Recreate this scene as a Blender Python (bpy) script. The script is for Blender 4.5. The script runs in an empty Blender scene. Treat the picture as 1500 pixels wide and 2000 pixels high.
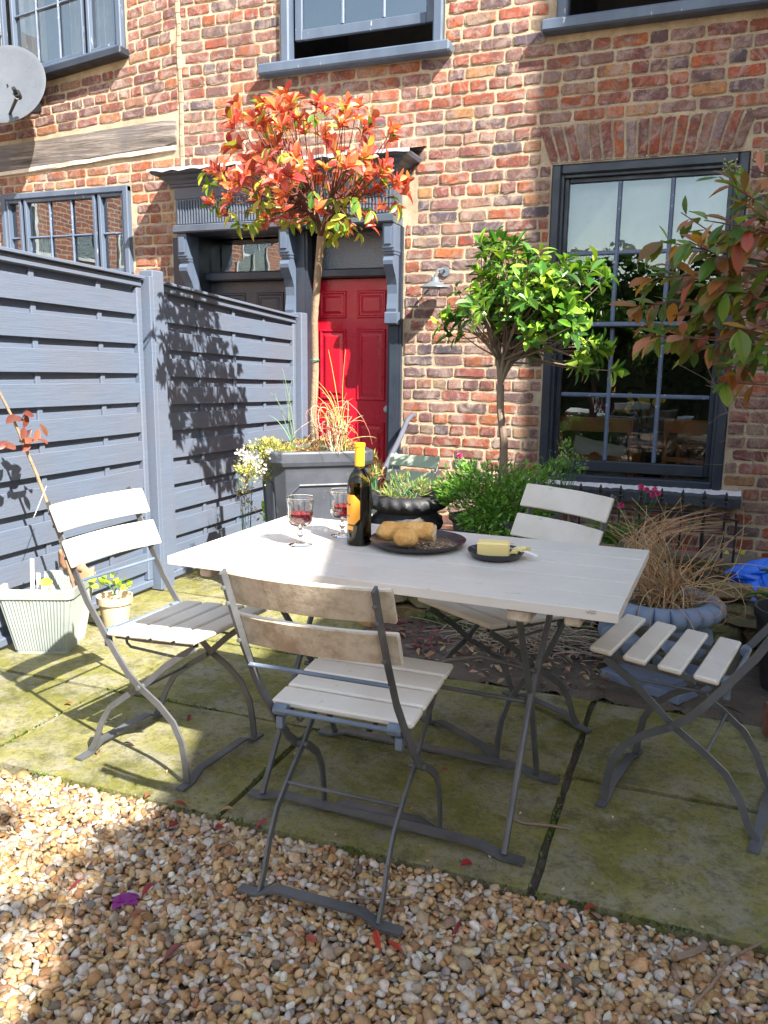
import bpy, math, random
import numpy as np
from mathutils import Vector, Matrix
S = bpy.context.scene
COL = S.collection
R = math.radians
rnd = random.Random(7)

# ---------------------------------------------------------------- camera
FPX = 1588.8 / 1500.0
yaw, pitch, roll = -0.36746, 0.18542, 0.01147
fw = Vector((math.sin(yaw)*math.cos(pitch), math.cos(yaw)*math.cos(pitch), -math.sin(pitch)))
rt0 = Vector((math.cos(yaw), -math.sin(yaw), 0)); up0 = rt0.cross(fw)
rt = math.cos(roll)*rt0 + math.sin(roll)*up0
up = -math.sin(roll)*rt0 + math.cos(roll)*up0
CP = Vector((0, -5.7978, 1.3079))
cam = bpy.data.objects.new('camera', bpy.data.cameras.new('camera')); COL.objects.link(cam)
m = Matrix((rt, up, -fw)).transposed().to_4x4(); m.translation = CP
cam.matrix_world = m
cam.data.sensor_fit = 'HORIZONTAL'; cam.data.sensor_width = 36; cam.data.lens = 36*FPX
cam.data.clip_start = 0.05; cam.data.clip_end = 300
S.camera = cam

# ---------------------------------------------------------------- light
W = bpy.data.worlds.new('World'); S.world = W; W.use_nodes = True
nt = W.node_tree
bg = nt.nodes['Background']; sky = nt.nodes.new('ShaderNodeTexSky')
sky.sky_type = 'NISHITA'; sky.sun_disc = False
SUN = Vector((0.9, -0.54, 1.0)).normalized()
sky.sun_elevation = math.asin(SUN.z); sky.sun_rotation = math.atan2(SUN.x, SUN.y)
sky.dust_density = 0.4
tnt = nt.nodes.new('ShaderNodeMix'); tnt.data_type = 'RGBA'; tnt.blend_type = 'MULTIPLY'; tnt.inputs[0].default_value = 1; tnt.inputs[7].default_value = (1.28, 1.03, .78, 1)
nt.links.new(sky.outputs[0], tnt.inputs[6]); nt.links.new(tnt.outputs[2], bg.inputs[0]); bg.inputs[1].default_value = 0.14
sl = bpy.data.lights.new('sun', 'SUN'); sl.energy = 4.6; sl.angle = R(0.53); sl.color = (1.0, .94, .84)
so = bpy.data.objects.new('sun', sl); COL.objects.link(so)
so.rotation_euler = SUN.to_track_quat('Z', 'Y').to_euler(); so.location = (8, -8, 12)
S.view_settings.view_transform = 'Standard'; S.view_settings.look = 'None'
S.view_settings.gamma = 1; S.view_settings.use_curve_mapping = False
S.view_settings.exposure = 2.0

# ---------------------------------------------------------------- object helpers
ORG = {}
def tag(o, label=None, cat=None, group=None, kind=None):
    if label: o['label'] = label
    if cat: o['category'] = cat
    if group: o['group'] = group
    if kind: o['kind'] = kind
    return o
def thing(name, label, cat, loc=(0, 0, 0), rz=0, group=None, local=False):
    o = bpy.data.objects.new(name, None); COL.objects.link(o)
    o.location = loc; o.rotation_euler = (0, 0, rz); o.empty_display_size = .1
    ORG[o] = Vector((0, 0, 0)) if local else Vector(loc)
    if label: tag(o, label, cat, group)
    return o
class MB:
    def __init__(s): s.v = []; s.f = []; s.c = []; s.cur = None
    def add(s, vs, fs, col=None):
        n = len(s.v); s.v += [tuple(a) for a in vs]; s.f += [tuple(i+n for i in f) for f in fs]
        c = col if col is not None else (s.cur or (1, 1, 1))
        s.c += [tuple(c[:3])]*len(vs) if not isinstance(c, list) else c
        return s
    def box(s, x0, x1, y0, y1, z0, z1, col=None):
        v = [(x0,y0,z0),(x1,y0,z0),(x1,y1,z0),(x0,y1,z0),(x0,y0,z1),(x1,y0,z1),(x1,y1,z1),(x0,y1,z1)]
        return s.add(v, [(0,3,2,1),(4,5,6,7),(0,1,5,4),(1,2,6,5),(2,3,7,6),(3,0,4,7)], col)
    def board(s, p0, p1, wv, tv, n=1, bow=(0,0,0), ch=.15, jit=0, col=None):
        """chamfered plank from p0 to p1; wv, tv full width / thickness vectors"""
        p0, p1, wv, tv, bow = map(Vector, (p0, p1, wv, tv, bow))
        tl = tv.length; wl = wv.length; c = min(tl, wl)*ch
        a = .5-c/wl; b = .5-c/tl
        prof = [(-.5,-b),(-a,-.5),(a,-.5),(.5,-b),(.5,b),(a,.5),(-a,.5),(-.5,b)]
        ax = (p1-p0).normalized()
        vs = []; ts = [0, c/(p1-p0).length] + [i/n for i in range(1, n)] + [1-c/(p1-p0).length, 1]
        for i, t in enumerate(ts):
            e = 1 if 0 < i < len(ts)-1 else 0
            cen = p0.lerp(p1, t) + bow*(4*t*(1-t)-0)
            for (u, w_) in prof:
                if not e: u *= (1-2*c/wl); w_ *= (1-2*c/tl)
                q = cen + wv*u + tv*w_
                if jit: q += Vector((rnd.uniform(-jit,jit), rnd.uniform(-jit,jit), rnd.uniform(-jit,jit)))
                vs.append(q)
        k = 8; fs = []
        for i in range(len(ts)-1):
            for j in range(k):
                fs.append((i*k+j, i*k+(j+1)%k, (i+1)*k+(j+1)%k, (i+1)*k+j))
        fs.append(tuple(reversed(range(k)))); fs.append(tuple((len(ts)-1)*k+j for j in range(k)))
        return s.add(vs, fs, col)
    def tube(s, pts, r, n=8, col=None, cap=True):
        pts = [Vector(p) for p in pts]
        rs = r if isinstance(r, (list, tuple)) else [r]*len(pts)
        vs = []; fs = []; pn = None
        for i, p in enumerate(pts):
            d = (pts[min(i+1, len(pts)-1)]-pts[max(i-1, 0)])
            if d.length < 1e-9: d = Vector((0, 0, 1))
            d.normalize()
            if pn is None:
                pn = d.cross(Vector((0, 0, 1)) if abs(d.z) < .9 else Vector((1, 0, 0))).normalized()
            pn = (pn-d*pn.dot(d))
            pn = pn.normalized() if pn.length > 1e-6 else d.orthogonal().normalized()
            b = d.cross(pn)
            for j in range(n):
                a = 2*math.pi*j/n
                vs.append(p+(pn*math.cos(a)+b*math.sin(a))*rs[i])
        for i in range(len(pts)-1):
            for j in range(n):
                fs.append((i*n+j, i*n+(j+1)%n, (i+1)*n+(j+1)%n, (i+1)*n+j))
        if cap and n > 2: fs.append(tuple(reversed(range(n)))); fs.append(tuple((len(pts)-1)*n+j for j in range(n)))
        return s.add(vs, fs, col)
    def lathe(s, prof, c=(0, 0, 0), n=32, mod=None, col=None, axis=None):
        vs = []; fs = []; m_ = len(prof)
        for j in range(n):
            a = 2*math.pi*j/n
            for i, (r, z) in enumerate(prof):
                dr, dz = mod(i, a, r, z) if mod else (0, 0)
                p = Vector(((r+dr)*math.cos(a), (r+dr)*math.sin(a), z+dz))
                if axis is not None: p = axis @ p
                vs.append(p+Vector(c))
        for j in range(n):
            for i in range(m_-1):
                k = (j+1) % n
                fs.append((j*m_+i, k*m_+i, k*m_+i+1, j*m_+i+1))
        return s.add(vs, fs, col)
    def strip(s, path, w, t, v, axis_y=True, col=None):
        """flat iron bent in the u-z plane at lateral position v; w in-plane width, t thickness along v"""
        vs = []; fs = []; P = [Vector((a, b)) for a, b in path]
        for i, p in enumerate(P):
            d = (P[min(i+1, len(P)-1)]-P[max(i-1, 0)]).normalized(); nn = Vector((-d.y, d.x))*w/2
            for (sa, sb) in ((-1,-1),(1,-1),(1,1),(-1,1)):
                q = p+nn*sa
                vs.append((q.x, v+sb*t/2, q.y))
        for i in range(len(P)-1):
            for j in range(4):
                fs.append((i*4+j, i*4+(j+1)%4, (i+1)*4+(j+1)%4, (i+1)*4+j))
        fs.append((3,2,1,0)); k = (len(P)-1)*4; fs.append((k,k+1,k+2,k+3))
        return s.add(vs, fs, col)
    def prism(s, prof, x0, x1, col=None):
        """profile [(y,z)] extruded along x"""
        n = len(prof)
        vs = [(x0, y, z) for y, z in prof]+[(x1, y, z) for y, z in prof]
        fs = [(i, (i+1)%n, n+(i+1)%n, n+i) for i in range(n)]+[tuple(reversed(range(n))), tuple(range(n, 2*n))]
        return s.add(vs, fs, col)
    def obj(s, name, mat, parent=None, smooth=False, kind=None, label=None, bevel=0):
        if not s.v: return None
        V = np.array(s.v, dtype=np.float64)
        base = ORG[parent] if parent is not None and parent in ORG else Vector((0, 0, 0))
        mn, mx = V.min(0), V.max(0); c = (mn+mx)/2; c[2] = mn[2]
        me = bpy.data.meshes.new(name)
        me.from_pydata((V-c).tolist(), [], s.f)
        if any(k != (1, 1, 1) for k in s.c[:1]) or len(set(s.c[:50])) > 1 or s.cur:
            at = me.color_attributes.new('Col', 'FLOAT_COLOR', 'POINT')
            ca = np.array(s.c, dtype=np.float32); arr = np.ones((len(V), 4), dtype=np.float32); arr[:, :ca.shape[1]] = ca; at.data.foreach_set('color', arr.ravel())
        me.materials.append(mat)
        if smooth:
            me.polygons.foreach_set('use_smooth', [True]*len(me.polygons))
            try: me.set_sharp_from_angle(angle=R(smooth if smooth is not True else 40))
            except Exception: pass
        me.update()
        o = bpy.data.objects.new(name, me); COL.objects.link(o)
        ORG[o] = Vector(c)
        if parent is not None: o.parent = parent; o.location = Vector(c)-base
        else: o.location = Vector(c)
        if kind: o['kind'] = kind
        if label: o['label'] = label
        if bevel:
            b = o.modifiers.new('bevel', 'BEVEL'); b.width = bevel; b.segments = 2; b.limit_method = 'ANGLE'
        return o
def npmesh(name, V, F, C, mat, parent=None, kind=None, smooth=False):
    """fast joined mesh from numpy: V (n,3), F (m,k) or list of arrays"""
    Fs = F if isinstance(F, list) else [F]
    me = bpy.data.meshes.new(name)
    nl = sum(f.size for f in Fs); npoly = sum(len(f) for f in Fs)
    me.vertices.add(len(V)); me.loops.add(nl); me.polygons.add(npoly)
    me.vertices.foreach_set('co', V.astype(np.float32).ravel())
    me.loops.foreach_set('vertex_index', np.concatenate([f.ravel() for f in Fs]).astype(np.int32))
    st = []; o_ = 0
    for f in Fs:
        st.append(np.arange(len(f))*f.shape[1]+o_); o_ += f.size
    me.polygons.foreach_set('loop_start', np.concatenate(st).astype(np.int32))
    if smooth: me.polygons.foreach_set('use_smooth', np.ones(npoly, dtype=bool))
    if C is not None:
        at = me.color_attributes.new('Col', 'FLOAT_COLOR', 'POINT')
        a = np.ones((len(V), 4), dtype=np.float32); a[:, :3] = C; at.data.foreach_set('color', a.ravel())
    me.materials.append(mat); me.update(calc_edges=True)
    o = bpy.data.objects.new(name, me); COL.objects.link(o); ORG[o] = Vector((0, 0, 0))
    if parent is not None: o.parent = parent; o.location = -ORG[parent]
    if kind: o['kind'] = kind
    return o
def dup(root, loc, rz, label, group=None):
    r = root.copy(); COL.objects.link(r); r.location = loc; r.rotation_euler = (0, 0, rz); r['label'] = label
    if group: r['group'] = group
    for ch in list(root.children):
        c = ch.copy(); COL.objects.link(c); c.parent = r
        for g in ch.children:
            d = g.copy(); COL.objects.link(d); d.parent = c
    return r

# ---------------------------------------------------------------- materials
class M:
    def __init__(s, name):
        s.m = bpy.data.materials.new(name); s.m.use_nodes = True
        s.t = s.m.node_tree; s.N = s.t.nodes; s.L = s.t.links; s.b = s.N['Principled BSDF']; s.out = s.N['Material Output']
        s.pos = s.N.new('ShaderNodeNewGeometry').outputs['Position']
    def link(s, a, b): s.L.new(a, b)
    def set(s, **k):
        for n, v in k.items(): s.b.inputs[n.replace('_', ' ')].default_value = v
    def noise(s, scale, detail=4, rough=.6, stretch=None, obj=False, dist=0):
        n = s.N.new('ShaderNodeTexNoise'); n.inputs['Scale'].default_value = scale
        n.inputs['Detail'].default_value = detail; n.inputs['Roughness'].default_value = rough; n.inputs['Distortion'].default_value = dist
        src = s.N.new('ShaderNodeTexCoord').outputs['Object'] if obj else s.pos
        if stretch:
            mp = s.N.new('ShaderNodeMapping'); mp.inputs['Scale'].default_value = stretch; s.link(src, mp.inputs[0]); src = mp.outputs[0]
        s.link(src, n.inputs['Vector']); return n.outputs['Fac']
    def ramp(s, fac, stops):
        r = s.N.new('ShaderNodeValToRGB'); e = r.color_ramp.elements
        while len(e) < len(stops): e.new(.5)
        for i, (p, c) in enumerate(stops):
            e[i].position = p; e[i].color = (*c, 1) if not isinstance(c, (int, float)) else (c, c, c, 1)
        s.link(fac, r.inputs[0]); return r.outputs[0]
    def mix(s, fac, a, b, mode='MIX'):
        n = s.N.new('ShaderNodeMix'); n.data_type = 'RGBA'; n.blend_type = mode
        for sock, v in ((n.inputs[0], fac), (n.inputs[6], a), (n.inputs[7], b)):
            if isinstance(v, (int, float)): sock.default_value = v
            elif isinstance(v, tuple): sock.default_value = (*v, 1)
            else: s.link(v, sock)
        return n.outputs[2]
    def attr(s):
        n = s.N.new('ShaderNodeVertexColor'); n.layer_name = 'Col'; return n.outputs[0]
    def base(s, c):
        if isinstance(c, tuple): s.b.inputs['Base Color'].default_value = (*c, 1)
        else: s.link(c, s.b.inputs['Base Color'])
    def rough(s, v):
        if isinstance(v, (int, float)): s.b.inputs['Roughness'].default_value = v
        else: s.link(v, s.b.inputs['Roughness'])
    def bump(s, h, dist=.002, st=1):
        n = s.N.new('ShaderNodeBump'); n.inputs['Distance'].default_value = dist; n.inputs['Strength'].default_value = st
        s.link(h, n.inputs['Height']); s.link(n.outputs[0], s.b.inputs['Normal'])

def paint(name, c1, c2=None, wear=None, wt=.66, rough=.5, ws=14, stretch=None, bump=.0008, soft=.04, bs=60, obj=True):
    k = M(name); c2 = c2 or tuple(a*.75 for a in c1)
    col = k.mix(k.ramp(k.noise(3.5, 5, obj=obj, stretch=stretch), [(.35, 0.0), (.65, 1.0)]), c1, c2)
    if wear:
        col = k.mix(k.ramp(k.noise(ws, 7, .65, obj=obj, stretch=stretch), [(wt, 0.0), (wt+soft, 1.0)]), col, wear)
    k.base(col); k.rough(k.ramp(k.noise(9, 3, obj=obj), [(.3, max(.05, rough-.12)), (.7, min(1, rough+.15))]))
    k.bump(k.noise(bs, 5, obj=obj, stretch=stretch), bump); return k.m

def mortar_col(k):
    c = k.ramp(k.noise(4, 8, .75), [(.3, (.25, .19, .13)), (.5, (.42, .335, .23)), (.7, (.58, .48, .34))])
    return k.mix(k.ramp(k.noise(60, 5, .7), [(.56, 0.0), (.7, .65)]), c, (.20, .155, .11))
def mk_brick():
    k = M('old_brick')
    n = k.N.new('ShaderNodeVertexColor'); n.layer_name = 'Col'; a = n.outputs[0]; edge = n.outputs[1]
    c = k.mix(k.ramp(k.noise(38, 6, .7), [(.33, 0.0), (.66, 1.0)]), k.mix(.8, a, (.5, .42, .42), 'MULTIPLY'), a)
    c = k.mix(k.ramp(k.noise(11, 5, .65, dist=.4), [(.50, 0.0), (.62, .7)]), c, (.12, .08, .085))
    c = k.mix(k.ramp(k.noise(13.7, 4, .6), [(.60, 0.0), (.68, .65)]), c, (.45, .17, .065))
    c = k.mix(k.ramp(k.noise(8.3, 9, .75, dist=.9), [(.465, 0.0), (.62, .88)]), c, (.39, .295, .255))
    c = k.mix(k.ramp(k.noise(31, 8, .85, dist=1.2), [(.545, 0.0), (.62, .85)]), c, (.05, .038, .04))
    c = k.mix(k.ramp(k.noise(1.3, 5, .6), [(.45, 0.0), (.7, .45)]), c, (.10, .07, .06))
    nz = k.noise(75, 6, .75); nz2 = k.noise(17, 3, .6)
    def math_(op, x, y):
        q = k.N.new('ShaderNodeMath'); q.operation = op
        for s_, v in zip(q.inputs, (x, y)):
            if isinstance(v, (int, float)): s_.default_value = v
            else: k.link(v, s_)
        return q.outputs[0]
    e = math_('ADD', math_('ADD', edge, math_('MULTIPLY', math_('SUBTRACT', nz, .5), 1.9)), math_('MULTIPLY', math_('SUBTRACT', nz2, .5), 1.1))
    m_ = k.ramp(e, [(.07, 1.0), (.24, 0.0)])
    c = k.mix(m_, c, mortar_col(k)); k.base(c); k.rough(.92)
    h = k.mix(.5, k.noise(70, 8, .75), k.noise(240, 3, .7)); h = k.mix(k.ramp(e, [(.1, .45), (.5, 0.0)]), h, (.15, .15, .15)); k.bump(h, .012, 1)
    return k.m
def mk_mortar():
    k = M('lime_mortar')
    c = mortar_col(k)
    k.base(c); k.rough(.95); k.bump(k.noise(110, 8, .8), .007, 1); return k.m
BRICK, MORTAR = mk_brick(), mk_mortar()
SLATE = (.060, .082, .125); SLATE_D = (.030, .040, .060)
FRAME = paint('slate_blue_frame_paint', (.095, .125, .18), (.06, .085, .13), wear=(.45, .47, .5), wt=.66, ws=22, rough=.45, stretch=(1, 1, .25))
FRAMED = paint('dark_slate_paint', (.028, .036, .052), (.018, .024, .038), wear=(.3, .32, .36), wt=.72, ws=30, rough=.4)
CANOPY = paint('canopy_slate_paint', (.085, .105, .14), (.055, .07, .10), rough=.4, wear=(.3, .32, .35), wt=.7, ws=18)
LEAD = paint('grey_lead', (.42, .43, .46), (.28, .29, .32), wear=(.7, .7, .7), wt=.6, rough=.55)
REDP = paint('red_door_paint', (.42, .006, .022), (.40, .005, .02), rough=.3, bump=.0002)
DOORD = paint('dark_grey_door_paint', (.045, .045, .055), rough=.4)
GLAZE = paint('glazing_bar_paint', (.13, .17, .25), (.07, .10, .16), wear=(.45, .48, .54), wt=.62, ws=40, rough=.5)
SILLW = paint('peeling_white_sill_paint', (.72, .71, .73), (.6, .58, .6), wear=(.25, .12, .1), wt=.66, ws=35, rough=.8, bump=.006, bs=50)
SILLD = paint('black_sill_paint', (.022, .025, .034), (.04, .045, .055), wear=(.3, .3, .3), wt=.7, ws=30, rough=.7, bump=.005, bs=50)

def mk_fence():
    k = M('fence_paint')
    g = k.noise(60, 6, .7, stretch=(1, .08, 1.4))
    c = k.mix(k.ramp(g, [(.2, 0.0), (.8, 1.0)]), (.082, .108, .158), (.118, .150, .212))
    c = k.mix(k.ramp(k.noise(2.5, 3), [(.4, 0.0), (.7, .5)]), c, (.12, .12, .145))
    k.base(c); k.rough(.62); k.bump(k.noise(110, 5, .7, stretch=(1, .06, 2)), .0018, 1); return k.m
FENCE = mk_fence()
def mk_slat():
    k = M('weathered_white_slat_paint')
    c = k.mix(k.ramp(k.noise(5, 5, obj=True), [(.35, 0.0), (.7, 1.0)]), (.68, .65, .59), (.58, .54, .47))
    c = k.mix(k.ramp(k.noise(26, 8, .75, obj=True, stretch=(.5, .5, 1)), [(.63, 0.0), (.70, .75)]), c, (.22, .16, .11))
    c = k.mix(k.ramp(k.noise(2.3, 3), [(.5, 0.0), (.75, .35)]), c, (.42, .33, .25))
    k.base(c); k.rough(k.ramp(k.noise(12, 3), [(.3, .38), (.7, .6)])); k.bump(k.noise(90, 5, .7, obj=True), .0012, 1); return k.m
def mk_slatback():
    k = M('grimy_slat_back_paint')
    c = k.mix(k.ramp(k.noise(9, 8, .75), [(.45, 0.0), (.62, 1.0)]), (.56, .49, .39), (.33, .255, .18))
    k.base(c); k.rough(.6); k.bump(k.noise(120, 5, .7), .001, 1); return k.m
SLAT = mk_slat(); SLATB = mk_slatback()
TABLE = None
def mk_table():
    k = M('table_plank_paint')
    c = k.mix(k.ramp(k.noise(3, 5), [(.35, 0.0), (.7, 1.0)]), (.66, .63, .58), (.58, .55, .50))
    c = k.mix(k.ramp(k.noise(40, 6, .7, stretch=(.2, 1, 1)), [(.645, 0.0), (.68, .9)]), c, (.16, .12, .09))
    k.base(c); k.rough(k.ramp(k.noise(8, 3), [(.3, .3), (.7, .55)])); k.bump(k.noise(70, 5, .7, stretch=(.15, 1, 1)), .0016, 1); return k.m
TABLE = mk_table()
IRON = paint('grey_painted_iron', (.115, .122, .13), (.055, .058, .062), wear=(.08, .06, .05), wt=.66, ws=60, rough=.42, bump=.0006)
IRONB = paint('blue_grey_rod', (.15, .195, .26), (.09, .12, .17), wear=(.5, .5, .5), wt=.68, ws=60, rough=.4)
STEEL = paint('bolt_steel', (.5, .5, .5), rough=.3)
BLACKI = paint('black_wrought_iron', (.012, .012, .014), rough=.5)
LEADPOT = paint('lead_grey_planter', (.07, .078, .096), (.036, .04, .052), wear=(.20, .21, .23), wt=.6, soft=.15, ws=7, rough=.5)
BLACKPOT = paint('black_urn_resin', (.014, .015, .019), (.03, .03, .035), rough=.6)
DARKPLANT = paint('dark_grey_planter_resin', (.035, .036, .042), (.05, .05, .055), rough=.5)
BLUEURN = paint('blue_grey_urn_paint', (.19, .25, .36), (.14, .19, .29), wear=(.25, .29, .35), wt=.62, soft=.1, rough=.6, ws=25)
GALV = paint('galvanised_steel', (.31, .345, .325), (.22, .25, .24), wear=(.25, .25, .15), wt=.64, ws=8, soft=.1, rough=.5)
TERRA = paint('terracotta', (.42, .19, .10), (.5, .3, .18), rough=.85)
CREAMPOT = paint('cream_pot', (.6, .5, .36), (.45, .33, .2), rough=.8)
GREENW = paint('sage_green_paint', (.42, .50, .36), (.33, .40, .29), rough=.55)
SOILM = paint('dark_soil', (.075, .058, .045), (.14, .115, .09), rough=.95, bump=.02, bs=40, obj=False)
GROUNDM = paint('grit_under_gravel', (.14, .10, .06), (.08, .055, .035), rough=.95, bump=.01, bs=60, obj=False)
BARK = paint('tan_bark', (.36, .26, .17), (.24, .17, .11), wear=(.5, .42, .3), wt=.62, ws=30, rough=.9, bump=.004)
BARKD = paint('grey_brown_bark', (.17, .12, .09), (.26, .2, .15), rough=.9, bump=.004)
TWIG = paint('red_brown_twig', (.14, .06, .045), rough=.8)
DISHM = paint('dish_grey_paint', (.105, .115, .135), (.085, .095, .11), rough=.3, bump=.0002)
DISHD = paint('dish_bracket_black', (.02, .02, .022), rough=.4)
ENAMEL = paint('pale_enamel', (.14, .17, .20), rough=.35)
WOODL = paint('cut_wood', (.5, .3, .12), (.4, .22, .09), rough=.8)
PEWTER = paint('grey_plastic_handrail', (.10, .11, .145), rough=.4)
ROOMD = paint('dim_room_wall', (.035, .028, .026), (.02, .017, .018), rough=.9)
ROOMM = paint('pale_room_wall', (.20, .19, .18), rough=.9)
CURTAIN = paint('white_curtain', (.75, .73, .7), rough=.9)
WOODCH = paint('varnished_chair_wood', (.5, .19, .06), (.36, .13, .04), rough=.35)
CUSH = paint('white_cushion', (.88, .9, .88), rough=.9)
BLIND = paint('white_blind', (.5, .53, .57), rough=.9)
BLINDY = paint('cream_blind_hem', (.75, .62, .35), rough=.9)
TULIP = paint('tulip_yellow', (.9, .68, .04), rough=.5)
STEMG = paint('stem_green', (.05, .16, .05), rough=.5)
def mk_beam():
    k = M('weathered_oak')
    g = k.noise(16, 8, .75, stretch=(.12, 1, 1.6), dist=.5)
    c = k.ramp(g, [(.3, (.04, .034, .03)), (.5, (.16, .135, .12)), (.72, (.36, .32, .29))])
    c = k.mix(k.ramp(k.noise(3, 4), [(.48, 0.0), (.60, .8)]), c, (.12, .105, .105))
    k.base(c); k.rough(.9); k.bump(g, .012, 1); return k.m
BEAM = mk_beam()
RENDER_ = paint('lime_render_fillet', (.68, .6, .5), (.5, .42, .33), rough=.95, bump=.006, bs=40, obj=False)
def mk_slab():
    k = M('mossy_york_stone')
    c = k.ramp(k.noise(1.9, 7, .7, dist=.4), [(.36, (.34, .315, .19)), (.46, (.27, .255, .075)), (.60, (.17, .17, .022)), (.72, (.27, .25, .12))])
    c = k.mix(k.ramp(k.noise(5.3, 8, .75, dist=.5), [(.46, 0.0), (.60, .8)]), c, (.32, .30, .235))
    c = k.mix(k.ramp(k.noise(8, 9, .8, dist=.3), [(.50, 0.0), (.64, .8)]), c, (.085, .085, .03))
    c = k.mix(k.ramp(k.noise(45, 8, .85), [(.50, 0.0), (.62, .6)]), c, (.06, .055, .03))
    c = k.mix(k.ramp(k.noise(60, 6, .85), [(.60, 0.0), (.66, .6)]), c, (.46, .43, .34))
    c = k.mix(.55, c, k.attr(), 'MULTIPLY')
    k.base(c); k.rough(k.ramp(k.noise(3, 4), [(.3, .5), (.7, .85)]))
    k.bump(k.mix(.5, k.noise(7, 9, .7), k.noise(90, 6, .8)), .022, 1); return k.m
SLABM = mk_slab()
def mk_stone():
    k = M('mossy_rubble')
    c = k.ramp(k.noise(6, 6, .7), [(.35, (.32, .25, .19)), (.5, (.22, .20, .10)), (.65, (.09, .13, .03))])
    c = k.mix(.6, c, k.attr(), 'MULTIPLY'); k.base(c); k.rough(.95); k.bump(k.noise(40, 8, .8), .02, 1); return k.m
STONE = mk_stone()
def mk_pebble():
    k = M('pebble')
    c = k.mix(k.ramp(k.noise(120, 4, .7), [(.35, 0.0), (.7, 1.0)]), k.mix(1.0, k.attr(), (.72, .66, .6), 'MULTIPLY'), k.attr())
    k.base(c); k.rough(.62); k.bump(k.noise(300, 4, .7), .0012, 1); return k.m
PEBBLE = mk_pebble()
def mk_leaf(name, trans=.35, rough=.35):
    k = M(name); a = k.attr(); k.base(a); k.rough(rough); k.b.inputs['Specular IOR Level'].default_value = .5
    t = k.N.new('ShaderNodeBsdfTranslucent'); k.link(k.mix(1.0, a, (1.5, 1.35, .9), 'MULTIPLY'), t.inputs[0])
    mx = k.N.new('ShaderNodeMixShader'); mx.inputs[0].default_value = trans
    k.link(k.b.outputs[0], mx.inputs[1]); k.link(t.outputs[0], mx.inputs[2]); k.link(mx.outputs[0], k.out.inputs[0])
    return k.m
LEAFM = mk_leaf('leaf'); LEAFG = mk_leaf('glossy_leaf', .2, .28); DRY = mk_leaf('dry_leaf', .15, .7)
def mk_pane(name, tint=(1, 1, 1), ior=1.7, rough=0.0, bump=0, obscure=False):
    k = M(name); k.N.remove(k.b)
    fr = k.N.new('ShaderNodeFresnel'); fr.inputs[0].default_value = ior
    g = k.N.new('ShaderNodeBsdfGlossy'); g.inputs['Roughness'].default_value = rough; g.inputs[0].default_value = (.80, .91, 1, 1)  # blue put into the gloss colour so the reflected sky looks bluer
    t = k.N.new('ShaderNodeBsdfTransparent'); t.inputs[0].default_value = (*tint, 1)
    if obscure:
        t = k.N.new('ShaderNodeBsdfDiffuse'); t.inputs[0].default_value = (.045, .042, .06, 1)
    mx = k.N.new('ShaderNodeMixShader'); k.link(fr.outputs[0], mx.inputs[0]); k.link(t.outputs[0], mx.inputs[1]); k.link(g.outputs[0], mx.inputs[2])
    if bump:
        n = k.N.new('ShaderNodeBump'); n.inputs['Distance'].default_value = bump; n.inputs['Strength'].default_value = 1
        k.link(k.noise(3 if not obscure else 90, 2 if not obscure else 4), n.inputs['Height']); k.link(n.outputs[0], g.inputs['Normal'])
    k.link(mx.outputs[0], k.out.inputs[0]); return k.m
PANE = mk_pane('window_glass', ior=2.25, bump=.0008); PANEO = mk_pane('obscured_glass', ior=2.0, rough=.08, bump=.004, obscure=True)
PANEM = mk_pane('old_window_glass', ior=2.8, bump=.0006)
def mk_glass(name, col=(1, 1, 1), rough=0, ior=1.45):
    k = M(name); k.base(col); k.set(Transmission_Weight=1.0, Roughness=rough, IOR=ior); return k.m
GLASS = mk_glass('clear_glass'); WINE = mk_glass('red_wine', (.35, .0, .02)); BOTTLEG = mk_glass('bottle_glass', (.16, .14, .02), 0, 1.5)
def simple(name, c, rough=.5, **kw):
    k = M(name); k.base(c); k.rough(rough); k.set(**kw); return k.m
DARKWINE = simple('dark_bottle_wine', (.006, .004, .005), .08)
ORANGE = simple('orange_label', (.85, .36, .03), .45); ORANGEC = simple('orange_capsule', (.85, .42, .02), .35)
INK = simple('label_ink', (.12, .05, .02), .5)
PLATE = paint('dark_glazed_plate', (.018, .020, .028), (.03, .032, .04), rough=.22)
BUTTER = simple('butter', (.86, .70, .30), .45, Subsurface_Weight=.15)
def mk_bread():
    k = M('bread_crust')
    c = k.ramp(k.mix(.6, k.noise(22, 4, .6, obj=True), k.noise(110, 6, .75, obj=True)), [(.30, (.50, .20, .04)), (.5, (.80, .44, .13)), (.70, (.92, .70, .38))])
    k.base(c); k.rough(.75); k.bump(k.noise(90, 6, .8, obj=True), .005, 1); return k.m
BREAD = mk_bread(); CRUMB = simple('bread_crumb', (.75, .58, .36), .9)
BLUEBAG = simple('blue_plastic', (.01, .12, .62), .35)
WHITEP = simple('white_plastic', (.8, .8, .8), .5)
WATER = simple('dish_water', (.05, .04, .02), .05)
CARPET = simple('magenta_petal', (.45, .02, .35), .6)

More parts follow.
